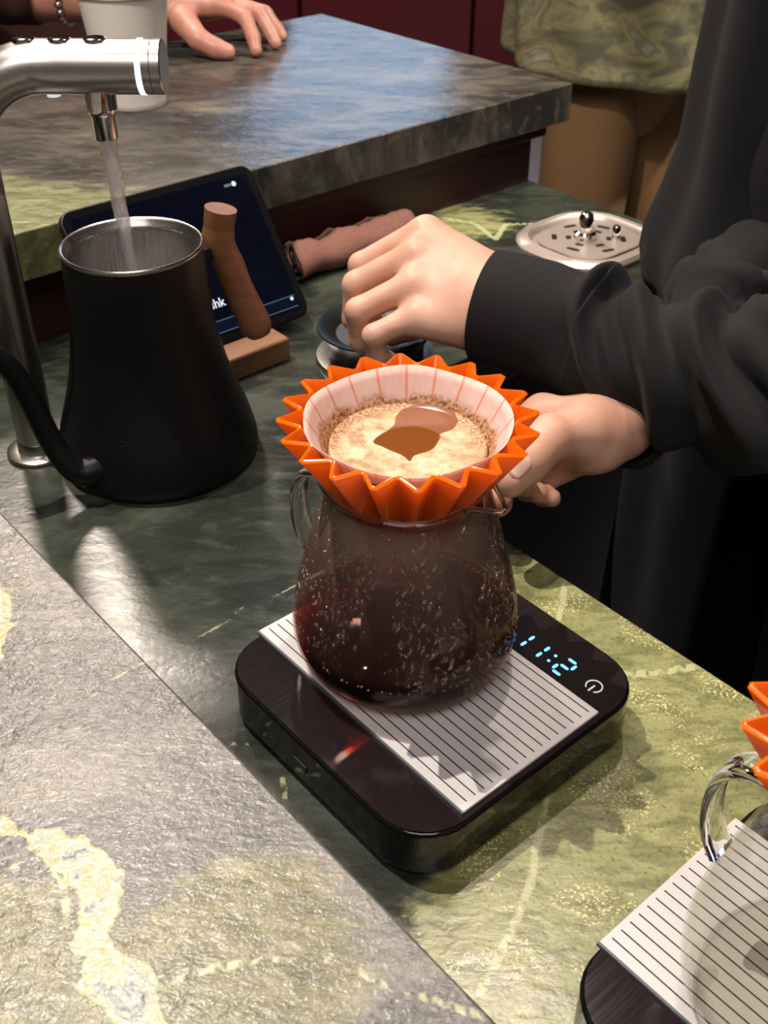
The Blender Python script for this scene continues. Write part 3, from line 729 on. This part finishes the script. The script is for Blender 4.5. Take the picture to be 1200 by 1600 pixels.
tplane(prism('toolbar_dot', [(.0755 + .0016 * math.cos(a), .0172 + .0016 * math.sin(a)) for a in np.linspace(0, 2 * PI, 17)[:-1]], .0005, .0007, M['screen_text'], tb))
wb_l = UV(.419, .6640)
wb = thing('wooden_rest', 'small walnut block propping the tablet behind the kettle', 'stand', (wb_l.x, wb_l.y, 0), ROT)
box('block', (-.041, -.0125, 0), (.041, .0125, .0205), M['walnut_block'], wb, .0022, 3)
box('rear_tongue', (-.030, .0125, 0), (.030, .055, .0080), M['walnut_block'], wb, .001)

# ------------------------------------------------------------------ paper cup on the raised bar
cu = thing('paper_cup', 'white paper cup on the raised bar behind the faucet', 'cup', (-.2525, 1.140, ZA))
lathe('cup_wall', [(.0285, .004), (.0300, 0), (.0308, .0008), (.0310, .006), (.0318, .012), (.0425, .100), (.0440, .1060), (.0425, .1060), (.0308, .012), (.0285, .010), (0, .010)], M['cup'], cu, 72, 50)
rp = [(.0438 * math.cos(a), .0438 * math.sin(a), .1065) for a in np.linspace(0, 2 * PI, 65)]
tube('rolled_rim', np.array(rp), .0019, M['cup'], cu, n=12, caps=False)

# ------------------------------------------------------------------ portafilter under the barista's hand
pfr = thing('portafilter', 'black and steel portafilter cup under the barista fingers', 'portafilter', (-.0063, .7527, 0))
lathe('dosing_ring', [(.0330, .0300), (.0370, .0300), (.0375, .040), (.0430, .0490), (.0450, .0515), (.0446, .0528), (.0425, .0526), (.0330, .0480), (.0300, .0460)], M['black_matte'], pfr, 72, 45)
lathe('steel_basket', [(0, .0010), (.030, .0010), (.036, .004), (.0400, .012), (.0450, .0200), (.0470, .0250), (.0460, .0290), (.0360, .0305), (.0330, .0300), (.028, .028), (0, .028)], M['steel'], pfr, 72, 45)
lathe('tamper_plate', [(0, .0440), (.0200, .0450), (.0305, .0465), (.0305, .035)], simple('dark_steel', (.07, .068, .066), .5, .2, gscale=60), pfr, 48)
hp = spline([(.034, -.052, .022), (.048, -.092, .030), (.066, -.140, .043), (.081, -.176, .052), (.092, -.205, .056)], 24)
tube('handle', hp, np.interp(np.linspace(0, 1, 25), [0, .2, .5, .9, 1], [.007, .009, .012, .013, .008]), M['black_matte'], pfr, n=20)

# ------------------------------------------------------------------ pitcher rinser set in the worktop
rn_l = UV(.830, .652)
rn = thing('pitcher_rinser', 'stainless steel pitcher rinser tray beside the barista sleeve', 'rinser', (rn_l.x, rn_l.y, 0), ROT)
def ringmesh(name, outs, mat, parent, fill_last=False):
    n = len(outs[0][0]); vs, fs = [], []
    for out, z in outs: vs += [(x, y, z) for x, y in out]
    for k in range(len(outs) - 1):
        for i in range(n): j = (i + 1) % n; fs.append((k * n + i, k * n + j, (k + 1) * n + j, (k + 1) * n + i))
    if fill_last: fs.append(tuple(range((len(outs) - 1) * n, len(outs) * n)))
    return mesh_obj(name, vs, fs, mat, parent, 40)
M['rinser'] = simple('rinser', (.78, .66, .58), .38, .6, gscale=60)
ringmesh('tray', [(rrect(.066, .062, .046), 0), (rrect(.067, .063, .047), .004), (rrect(.064, .060, .045), .0075), (rrect(.056, .052, .038), .0085), (rrect(.053, .049, .035), .0060), (rrect(.051, .047, .033), .0020)], M['rinser'], rn, True)
grid = prism('drain_grille', rrect(.047, .043, .030), .0045, .0060, M['rinser'], rn)
for i in range(6):
    a = 2 * PI * i / 6 + .25
    for rr_ in (.020, .034):
        h = prism('drain_slot', rrect(.0070 if rr_ > .03 else .0048, .0026, .0025, 4), .0060, .00615, M['cab_dark'], grid); h.location = (rr_ * math.cos(a), rr_ * math.sin(a), 0); h.rotation_euler = (0, 0, a + PI / 2)
lathe('spray_nozzle', [(0, .0060), (.0110, .006), (.0110, .012), (.0080, .014), (.0075, .026), (.0062, .031), (.0040, .033), (0, .0335)], M['chrome'], rn, 32, 40, (-.004, .002, 0))
lathe('push_pin', [(0, .0060), (.0045, .006), (.0045, .016), (.0030, .018), (0, .018)], M['chrome'], rn, 24, 40, (.022, -.016, 0))

# ------------------------------------------------------------------ rolled cloth
cl_l = UV(.640, .778)
cl = thing('folded_cloth', 'reddish brown bar towel rolled up beside the tablet', 'towel', (cl_l.x, cl_l.y, 0), ROT)
ring = []
sec = []
for k in range(110):
    f = k / 109; a = -PI / 2 + f * 2 * PI * 2.3; r = .0040 + .0150 * f; sec.append((r * math.cos(a) * 1.25, r * math.sin(a) * .92))
tail = [(sec[-1][0] + x, max(.0025, sec[-1][1] + .0215 + y) - .0215) for x, y in ()]
rings = []
for i in range(25):
    x = -.080 + .145 * i / 24; sw = 1 + .05 * math.sin(i * .9) + .03 * math.sin(i * 2.3)
    rings.append(np.array([(x + .006 * math.sin(y_ * 90), y_ * sw, max(.0022, (z_ + .0165) * sw + .002 * math.sin(i * .7 + y_ * 60))) for y_, z_ in sec]))
o = loft('rolled_towel', rings, M['cloth'], cl, 180, caps=False, closed=False); solidify(o, .0024, 0)
hem = np.array([(p[0] - .0006, p[1], p[2]) for p in rings[0]])
tube('dark_hem', hem, .0011, M['cloth_hem'], cl, n=6, up=(1, 0, 0))

# ------------------------------------------------------------------ spilled water drops on the work counter
M['drop'] = M['glass']
for (x, y, r), lb in (((-.1002, .5467, .0042), 'larger water drop in front of the kettle'), ((-.0917, .5434, .0034), 'rightmost water drop in front of the kettle'),
                      ((-.0958, .5500, .0024), 'middle small water drop in front of the kettle'), ((-.1641, .5832, .0020), 'tiny water drop close to the kettle base')):
    o = lathe('water_drop', [(r, 0), (r * .95, r * .16), (r * .7, r * .32), (r * .35, r * .40), (0, r * .42)], M['drop'], None, 20, 180, (x, y, .0002)); tag(o, lb, 'water drop', 'water drops spilled on the work counter')

# ------------------------------------------------------------------ barista
BX, BY = .41, .83
ba = thing('person', 'barista in black sweatshirt working with both hands over the counter', 'person', (BX, BY, FZ))
OFF = np.array([BX, BY, FZ])
def loc_(vs): return np.asarray(vs, float) - OFF
LW = [(.150, .640, .100), (.0865, .6742, .1030), (.0700, .6815, .1040)]
def left_hand(P):
    idx = [(.0285, .7345, .1345), (-.0165, .7375, .1075), (-.0185, .7365, .0800), (-.0050, .7330, .0620)]
    mid = [(.0220, .7150, .1255), (-.0198, .7145, .1030), (-.0217, .7154, .0760), (-.0085, .7170, .0590)]
    rng = [(.0200, .6935, .1130), (-.0178, .6880, .0955), (-.0170, .6915, .0715), (-.0046, .6990, .0560)]
    pky = [(.0215, .6745, .0985), (-.0068, .6675, .0870), (-.0045, .6715, .0700), (.0068, .6830, .0590)]
    thb = [(.0600, .7090, .0900), (.0376, .7290, .0750), (.0189, .7290, .0630), (.0060, .7290, .0560)]
    d = chain(P, idx, [.0100, .0092, .0082, .0070])
    d = smin(d, chain(P, mid, [.0103, .0096, .0084, .0070]), .0022)
    d = smin(d, chain(P, rng, [.0100, .0092, .0080, .0068]), .0022)
    d = smin(d, chain(P, pky, [.0092, .0080, .0070, .0060]), .0022)
    w0 = np.array(LW[1])
    pal = None
    for q, ra in ((idx[0], .0128), (mid[0], .0136), (rng[0], .0134), (pky[0], .0120)):
        q = np.array(q); s = w0 + (q - np.array([.022, .705, .118])) * .45 + np.array([-.008, .003, 0])
        e = sd_cap(P, s, q - np.array([-.003, 0, .0035]), .0190, ra); pal = e if pal is None else smin(pal, e, .014)
    pal = smin(pal, sd_cap(P, w0 + np.array([-.015, .006, -.012]), (.040, .708, .094), .018, .017), .012)
    pal = smin(pal, chain(P, LW, [.030, .0245, .0235], .01), .018)
    d = smin(d, pal, .0075)
    return smin(d, smin(chain(P, thb, [.0150, .0115, .0105, .0085]), 9, .001), .006)
RWp = [(.205, .665, .062), (.150, .598, .060), (.1300, .5785, .0640)]
def right_hand(P):
    thb = [(.1200, .5670, .0720), (.0985, .5490, .0800), (.0840, .5335, .0740), (.0735, .5245, .0665)]
    idx = [(.1020, .6010, .0655), (.0760, .5905, .0540), (.0690, .5640, .0440), (.0700, .5400, .0390)]
    mid = [(.1080, .6030, .0530), (.0830, .5940, .0350), (.0820, .5830, .0260), (.0900, .5720, .0290)]
    rng = [(.1140, .6010, .0410), (.0920, .5930, .0230), (.0930, .5830, .0190), (.1000, .5740, .0220)]
    pky = [(.1200, .5960, .0320), (.1030, .5890, .0170), (.1040, .5810, .0150), (.1090, .5740, .0180)]
    d = chain(P, idx, [.0110, .0104, .0100, .0090])
    d = smin(d, chain(P, mid, [.0103, .0095, .0085, .0074]), .002)
    d = smin(d, chain(P, rng, [.0098, .0090, .0080, .0070]), .002)
    d = smin(d, chain(P, pky, [.0090, .0080, .0070, .0062]), .002)
    w0 = np.array(RWp[2]); pal = None  # slim wrist, ridged back
    for q in (idx[0], mid[0], rng[0], pky[0]):
        e = sd_cap(P, w0 + (np.array(q) - np.array([.11, .60, .048])) * .4, q, .0165, .0122); pal = e if pal is None else smin(pal, e, .008)
    pal = smin(pal, chain(P, RWp, [.027, .0225, .0205], .01), .014)
    pal = smin(pal, sd_cap(P, w0 + np.array([-.004, -.002, .002]), thb[0], .0165, .0150), .009)
    d = smin(d, pal, .008)
    return smin(d, chain(P, thb, [.0160, .0142, .0138, .0108], .003), .007)
v1, f1 = surface_net(left_hand, (-.045, .625, .035), (.165, .775, .165), .0019)
v2, f2 = surface_net(right_hand, (.045, .500, -.01), (.215, .700, .115), .0019)
def core(P):
    d = smin(sd_cap(P, (.43, .85, .0), (.44, .86, .34), .125, .13), sd_cap(P, (.47, .70, .40), (.42, 1.02, .40), .07, .07), .08)
    d = smin(d, chain(P, [(.47, .70, .40), (.39, .592, .12), (.30, .563, .104), (.20, .597, .093), (.15, .634, .097)], [.055, .040, .036, .030, .026], .03), .05)
    d = smin(d, chain(P, [(.42, 1.02, .40), (.34, .84, .11), (.21, .668, .068)], [.055, .038, .028], .03), .05)
    for s in ((.46, .76), (.44, .93)): d = smin(d, chain(P, [(s[0], s[1], -.02), (s[0] - .01, s[1], -.45), (s[0], s[1], -.84), (s[0] - .12, s[1], -.87)], [.085, .058, .04, .03], .03), .06)
    return smin(d, sd_cap(P, (.44, .86, .42), (.43, .86, .52), .055, .05), .05)
v3, f3 = surface_net(core, (.10, .50, -.93), (.65, 1.15, .60), .014)
vv = np.concatenate([v1, v2, v3]); ff = np.concatenate([f1, f2 + len(v1), f3 + len(v1) + len(v2)])
bo = mesh_obj('body', loc_(vv), ff, M['skin'], ba, 180)
sm = bo.modifiers.new('smooth', 'SMOOTH'); sm.factor = .5; sm.iterations = 2
# thumb nail
nv, nf = [], []
for i in range(7):
    for j in range(7):
        a = (i / 6 - .5) * 1.5; y = (j / 6 - .5); wsc = math.sqrt(max(0, 1 - (abs(y) * 1.96) ** 4)); nv.append((.0078 * math.sin(a) * wsc, y * .0145, 0))
for i in range(6):
    for j in range(6): nf.append((i * 7 + j, i * 7 + j + 1, (i + 1) * 7 + j + 1, (i + 1) * 7 + j))
ydir = Vector((-.0105, -.0085, -.0070)).normalized(); zdir = Vector((-.12, -.80, .58)); zdir = (zdir - ydir * zdir.dot(ydir)).normalized(); xdir = ydir.cross(zdir)
from mathutils.bvhtree import BVHTree
tree = BVHTree.FromPolygons([Vector(q) for q in v2], [tuple(int(k) for k in q) for q in f2]); c_ = Vector((.0775, .5285, .0700)); nw = []
for x, y, z in nv:
    o_ = c_ + xdir * x + ydir * y + zdir * .04; hit = tree.ray_cast(o_, -zdir)[0]
    nw.append((hit if hit is not None else c_ + zdir * .012) + zdir * .0002 - Vector(OFF))
na = mesh_obj('thumb_nail', nw, nf, M['nail'], ba, 180); solidify(na, .0007, 1)

# sleeves: lofted along the forearm, with gathered folds
def sleeve(path, rn_, rbn, folds, n=110, steps=220, seed=1):
    path = spline(path, steps); T, N, B = frames(path, (0, 0, 1)); L = np.concatenate([[0], np.cumsum(np.linalg.norm(np.diff(path, axis=0), axis=1))])
    u = L / L[-1]; xs = np.linspace(0, 1, len(rn_)); rgs = []; th = np.arange(n) * 2 * PI / n
    rg_ = np.random.default_rng(seed); ph = rg_.uniform(0, 6.28, 6)
    for i in range(len(path)):
        ra, rb = np.interp(u[i], xs, rn_), np.interp(u[i], xs, rbn)
        amp = np.clip((L[i] - .035) / .03, 0, 1); disp = np.zeros(n)
        for (s0, tilt, bend, wd, h, a0, aw) in folds:
            c = s0 + tilt * np.sin(th - a0) + bend * np.cos(2 * (th - a0))
            x = (L[i] - c) / wd; disp += h * np.exp(-x * x) * (1 - .55 * np.clip(x, -1, 1)) * (.35 + .65 * np.exp(-((np.angle(np.exp(1j * (th - a0)))) / aw) ** 2))
            disp -= .55 * h * np.exp(-((x - 1.7) / .8) ** 2)
        disp += .0010 * np.sin(3 * th + ph[0] + L[i] * 60) + .0008 * np.sin(5 * th + ph[1] - L[i] * 110)
        rgs.append(path[i] + np.outer(np.cos(th), N[i]) * (ra + disp * amp)[:, None] + np.outer(np.sin(th), B[i]) * (rb + disp * amp)[:, None])
    return rgs
SL = [(.0700, .6775, .1045), (.0861, .6692, .1035), (.1066, .6595, .1020), (.1346, .6424, .0970), (.1647, .6216, .0940), (.2000, .5972, .0930), (.2400, .5780, .0960), (.3000, .5620, .1040), (.370, .5850, .120), (.425, .640, .25), (.465, .700, .40)]
fold = [(.082, .014, -.012, .0075, .0110, .6, 1.4), (.104, .020, .010, .008, .0080, 1.6, 1.2), (.128, .024, .008, .009, .0105, 1.2, 1.6), (.160, .018, -.014, .0095, .0140, .4, 1.6), (.190, .026, .012, .009, .0080, 1.9, 1.2),
        (.215, .028, .010, .011, .0130, 1.0, 1.5), (.258, .016, -.010, .013, .0135, .6, 1.8), (.32, .02, .0, .02, .010, 0, 2), (.40, .02, .01, .02, .010, 0, 2), (.5, .02, .01, .02, .010, 0, 2)]
rgs = sleeve(SL, [.0385, .0400, .0420, .0520, .0580, .0600, .0620, .064, .066, .068, .075], [.0370, .0385, .0410, .0490, .0540, .0560, .0580, .060, .062, .066, .075], fold)
cut = 66
loft('sleeve', [loc_(r) for r in rgs[cut:]], M['fab_black'], ba, 180)
cr = [loc_(r) for r in rgs[:cut + 1]]; c0 = cr[0].mean(0)
lip = [c0 + (cr[0] - c0) * k + (cr[1].mean(0) - c0) * s for k, s in ((.88, 2.2), (.93, .5), (.975, -.15))]
o = loft('cuff', lip + cr, M['fab_black'], ba, 180, caps=False)
SR = [(.150, .5960, .0610), (.1700, .6200, .0640), (.205, .6600, .0680), (.26, .735, .085), (.33, .83, .11), (.39, .94, .24), (.42, 1.02, .40)]
rgs2 = sleeve(SR, [.034, .037, .045, .052, .056, .062, .075], [.034, .037, .045, .052, .056, .062, .075], fold[:5], n=40, steps=70, seed=3)
loft('sleeve', [loc_(r) for r in rgs2[6:]], M['fab_black'], ba, 180)
c0 = rgs2[0].mean(0); lip = [c0 + (rgs2[0] - c0) * k for k in (.84, .93)]
loft('cuff', [loc_(r) for r in lip + rgs2[:7]], M['fab_black'], ba, 180, caps=False)
# sweatshirt trunk with long vertical drapes
th = np.arange(120) * 2 * PI / 120; rings = []
for z in np.linspace(.012, .50, 60):
    r0 = np.interp(z, [.01, .03, .06, .10, .14, .20, .30, .40, .46, .50], [.165, .182, .188, .176, .168, .168, .165, .17, .13, .07])
    fl_ = .006 * np.sin(7 * th + 2.2 * math.sin(z * 7)) + .0035 * np.sin(15 * th + 1.3 + z * 5) + .007 * math.sin(z * 46) * np.exp(-((th - PI) / .9) ** 2) * math.exp(-((z - .10) / .09) ** 2)
    yy = np.interp(z, [0, .35, .44, .50], [1, 1.0, 1.25, 1.0])
    rings.append(np.stack([.415 + .02 * z + (r0 + fl_) * np.cos(th), .855 + (r0 * yy + fl_) * np.sin(th), np.full(120, z)], 1))
loft('sweatshirt', [loc_(r) for r in rings], M['fab_black'], ba, 180)
# apron panel hanging in front
rings = []
for z in np.linspace(-.40, .42, 50):
    r0 = np.interp(z, [-.4, .0, .03, .06, .10, .14, .20, .30, .42], [.172, .168, .186, .193, .182, .174, .174, .171, .176]); a = np.linspace(math.radians(150), math.radians(222), 34)
    rr_ = r0 + .007 * np.sin(9 * a + 1 + 1.4 * math.sin(z * 5)); rings.append(np.stack([.415 + .02 * z + rr_ * np.cos(a), .855 + rr_ * np.sin(a), np.full(34, z)], 1))
o = loft('apron', [loc_(r) for r in rings], M['fab_apron'], ba, 180, caps=False, closed=False); solidify(o, .002, 1)
for s in ((.46, .76), (.44, .93)):
    pth = spline([(s[0], s[1], .06), (s[0], s[1], -.10), (s[0] - .01, s[1], -.45), (s[0], s[1], -.86)], 30)
    rg = tube_rings(pth, np.interp(np.linspace(0, 1, 31), [0, .2, .6, 1], [.11, .105, .085, .075]), n=36, up=(1, 0, 0))
    rg = [r.mean(0) + (r - r.mean(0)) * (1 + .04 * np.sin(np.arange(36) * .7 + i * .5))[:, None] for i, r in enumerate(rg)]
    loft('trouser_leg', [loc_(r) for r in rg], M['fab_trouser'], ba, 180)
    sh = spline([(s[0] + .06, s[1], -.862), (s[0], s[1], -.858), (s[0] - .10, s[1], -.866), (s[0] - .18, s[1], -.874)], 16)
    tube('shoe', [tuple(loc_(q)) for q in sh], np.interp(np.linspace(0, 1, 17), [0, .15, .6, .9, 1], [.02, .036, .032, .026, .014]), M['cab_dark'], ba, rb=np.interp(np.linspace(0, 1, 17), [0, .15, .7, 1], [.02, .04, .045, .02]), n=20)

# ------------------------------------------------------------------ customer leaning on the raised bar
CX, CY = -.30, 1.55
cm = thing('person', 'customer resting a hand on the raised bar behind the paper cup', 'person', (CX, CY, FZ))
COFF = np.array([CX, CY, FZ])
def cust(P):
    w_ = (-.262, 1.385, .152)
    thb = [(-.232, 1.350, .140), (-.212, 1.318, .128), (-.192, 1.312, .119), (-.178, 1.310, .116)]
    idx = [(-.190, 1.372, .152), (-.160, 1.350, .144), (-.150, 1.330, .126), (-.147, 1.320, .115)]
    mid = [(-.182, 1.388, .152), (-.146, 1.375, .143), (-.132, 1.362, .124), (-.127, 1.355, .115)]
    rng = [(-.180, 1.405, .148), (-.142, 1.400, .138), (-.128, 1.392, .122), (-.122, 1.388, .115)]
    pky = [(-.184, 1.420, .142), (-.152, 1.420, .132), (-.140, 1.416, .120), (-.135, 1.414, .114)]
    d = None
    for c, r in ((idx, .0092), (mid, .0095), (rng, .009), (pky, .008)):
        e = chain(P, c, [r * 1.08, r, r * .9, r * .8]); d = e if d is None else smin(d, e, .002)
    pal = None
    for c in (idx, mid, rng, pky):
        e = sd_cap(P, w_, c[0], .021, .0125); pal = e if pal is None else smin(pal, e, .012)
    pal = smin(pal, chain(P, [(-.70, 1.41, .22), (-.45, 1.40, .172), (-.31, 1.39, .158), w_], [.05, .042, .029, .024], .01), .015)
    d = smin(d, pal, .008)
    return smin(d, chain(P, thb, [.0165, .0125, .0115, .0092], .003), .009)
v1, f1 = surface_net(cust, (-.70, 1.28, .09), (-.10, 1.48, .26), .0032)
def core2(P):
    d = smin(sd_cap(P, (-.62, 1.72, -.05), (-.60, 1.70, .36), .14, .14), sd_cap(P, (-.76, 1.62, .42), (-.44, 1.80, .42), .07, .07), .08)
    d = smin(d, chain(P, [(-.78, 1.60, .42), (-.80, 1.46, .22), (-.60, 1.41, .20)], [.055, .045, .045], .03), .05)
    d = smin(d, chain(P, [(-.44, 1.80, .42), (-.30, 1.72, .18), (-.19, 1.66, .16)], [.055, .045, .04], .03), .05)
    for s in ((-.70, 1.68), (-.54, 1.78)): d = smin(d, chain(P, [(s[0], s[1], -.05), (s[0], s[1], -.45), (s[0], s[1], -.85)], [.09, .06, .045], .03), .06)
    return d
v3, f3 = surface_net(core2, (-1.0, 1.3, -.90), (-.05, 2.0, .56), .016)
o = mesh_obj('body', np.concatenate([v1, v3]) - COFF, np.concatenate([f1, f3 + len(v1)]), M['skin_far'], cm, 180)
sm = o.modifiers.new('smooth', 'SMOOTH'); sm.factor = .5; sm.iterations = 2
def ctube(name, pts, rad, mat, n=32, steps=40, wr=.03):
    p_ = spline(pts, steps); rg = tube_rings(p_, np.interp(np.linspace(0, 1, steps + 1), np.linspace(0, 1, len(rad)), rad), n=n)
    rg = [r.mean(0) + (r - r.mean(0)) * (1 + wr * np.sin(np.arange(n) * 2 * PI / n * 3 + i * .8) + wr * .8 * math.sin(i * 1.1))[:, None] - COFF for i, r in enumerate(rg)]
    return loft(name, rg, mat, cm, 180)
ctube('sleeve', [(-.405, 1.397, .171), (-.48, 1.40, .182), (-.70, 1.41, .212), (-.80, 1.46, .24), (-.78, 1.60, .42)], [.046, .052, .060, .064, .075], M['fab_brown'])
ctube('sleeve', [(-.155, 1.640, .150), (-.19, 1.66, .16), (-.30, 1.72, .18), (-.44, 1.80, .42)], [.042, .052, .062, .075], M['fab_apron'])
rings = []
th = np.arange(64) * 2 * PI / 64
for z in np.linspace(-.15, .50, 30):
    r0 = np.interp(z, [-.15, .3, .44, .5], [.17, .175, .16, .07]); rings.append(np.stack([-.61 + (r0 * 1.1 + .005 * np.sin(6 * th + z * 9)) * np.cos(th), 1.715 + r0 * np.sin(th), np.full(64, z)], 1) - COFF)
loft('jacket', rings, M['fab_brown'], cm, 180)
for s in ((-.70, 1.68), (-.54, 1.78)): ctube('trouser_leg', [(s[0], s[1], -.05), (s[0], s[1], -.45), (s[0], s[1], -.89)], [.11, .085, .075], M['fab_trouser'])
# beaded bracelet
wc = np.array((-.372, 1.394, .1665)); ax_ = np.array((-.95, .09, .1)); ax_ /= np.linalg.norm(ax_); e1 = np.cross(ax_, (0, 0, 1)); e1 /= np.linalg.norm(e1); e2 = np.cross(ax_, e1)
bb = bmesh.new()
for k in range(22):
    a = 2 * PI * k / 22; q = wc + e1 * .037 * math.cos(a) + e2 * .037 * math.sin(a) - COFF
    bmesh.ops.create_icosphere(bb, subdivisions=2, radius=.0048, matrix=Matrix.Translation(q))
me = bpy.data.meshes.new('bracelet'); bb.to_mesh(me); me.materials.append(M['chrome']); me.shade_smooth(); o = bpy.data.objects.new('bracelet', me); link(o, cm)

# ------------------------------------------------------------------ standing person in the background
GX, GY = .375, 1.72
gp = thing('person', 'person in olive tie-dye shirt and tan trousers standing behind the bar', 'person', (GX, GY, FZ))
GOFF = np.array([GX, GY, FZ])
def core3(P):
    d = sd_cap(P, (.34, 1.70, .09), (.35, 1.72, .40), .10, .125)
    for q in ([(.308, 1.66, -.02), (.296, 1.64, -.45), (.285, 1.67, -.84), (.275, 1.55, -.87)], [(.415, 1.74, -.02), (.462, 1.72, -.36), (.445, 1.86, -.66), (.43, 1.95, -.84)]):
        d = smin(d, chain(P, q, [.055, .044, .038, .03], .03), .04)
    for q in (-1, 1): d = smin(d, chain(P, [(.35 + q * .17, 1.73, .40), (.35 + q * .20, 1.76, .20), (.35 + q * .14, 1.56, .26)], [.05, .04, .03], .02), .04)
    return d
v3, f3 = surface_net(core3, (.10, 1.45, -.90), (.75, 2.0, .58), .015)
o = mesh_obj('body', v3 - GOFF, f3, M['skin_far'], gp, 180); sm = o.modifiers.new('smooth', 'SMOOTH'); sm.factor = .5; sm.iterations = 3
th = np.arange(96) * 2 * PI / 96; rings = []
for z in np.linspace(.012, .47, 44):
    f = (z - .012) / .458; r0 = np.interp(z, [.0, .08, .2, .3, .40, .47], [.160, .156, .155, .165, .17, .09])
    wv = (.008 * (1 - f)) * np.sin(5 * th + 1) + .005 * np.sin(9 * th + z * 14)
    hem = .012 * np.cos(th - math.radians(170)) * (1 - f) ** 3
    rings.append(np.stack([.338 + (r0 * 1.02 + wv) * np.cos(th), 1.695 + (r0 * .98 + wv) * np.sin(th), z + hem], 1) - GOFF)
o = loft('shirt', rings, M['camo'], gp, 180, caps=False); solidify(o, .003, -1)
for q in (-1, 1):
    ss = spline([(.35 + q * .15, 1.72, .41), (.35 + q * .18, 1.74, .30), (.35 + q * .19, 1.755, .22)], 16)
    rg = tube_rings(ss, np.linspace(.070, .068, 17), n=32, up=(1, 0, 0)); loft('shirt_sleeve', [r - GOFF for r in rg], M['camo'], gp, 180)
def leg(pts, rad, seed):
    p_ = spline(pts, 48); rg = tube_rings(p_, np.interp(np.linspace(0, 1, 49), np.linspace(0, 1, len(rad)), rad), n=48, up=(1, 0, 0))
    out = []
    for i, r in enumerate(rg):
        f = i / 48; c = r.mean(0); a = np.arange(48) * 2 * PI / 48
        k = 1 + .055 * np.sin(5 * a + seed + 4 * f) * f + .045 * np.sin(i * .75 + 2 * np.sin(a + seed)) * np.clip((f - .3) * 2, 0, 1)
        out.append(c + (r - c) * k[:, None] - GOFF)
    return loft('trouser_leg', out, M['fab_tan'], gp, 180)
leg([(.305, 1.66, .08), (.308, 1.65, -.10), (.296, 1.64, -.45), (.285, 1.67, -.87)], [.070, .071, .060, .056], 0)
leg([(.395, 1.74, .08), (.422, 1.74, -.08), (.462, 1.72, -.36), (.445, 1.86, -.66), (.43, 1.95, -.86)], [.085, .076, .064, .060, .058], 2)
rings = [np.stack([.345 + .115 * k * np.cos(th), 1.70 + .105 * k * np.sin(th), np.full(96, z)], 1) - GOFF for z, k in ((-.10, .30), (-.085, .60), (-.05, .80), (0, .95), (.06, 1.0), (.12, 1.0))]
loft('trouser_seat', rings, M['fab_tan'], gp, 180)
for x, y in ((.28, 1.64), (.43, 1.93)):
    sh = spline([(x + .01, y + .09, -.86), (x, y + .02, -.855), (x - .02, y - .08, -.868), (x - .03, y - .15, -.876)], 14)
    tube('shoe', sh - GOFF, np.interp(np.linspace(0, 1, 15), [0, .15, .6, .9, 1], [.02, .038, .030, .022, .012]), M['shoe'], gp, rb=np.interp(np.linspace(0, 1, 15), [0, .15, .7, 1], [.02, .04, .045, .02]), n=20)
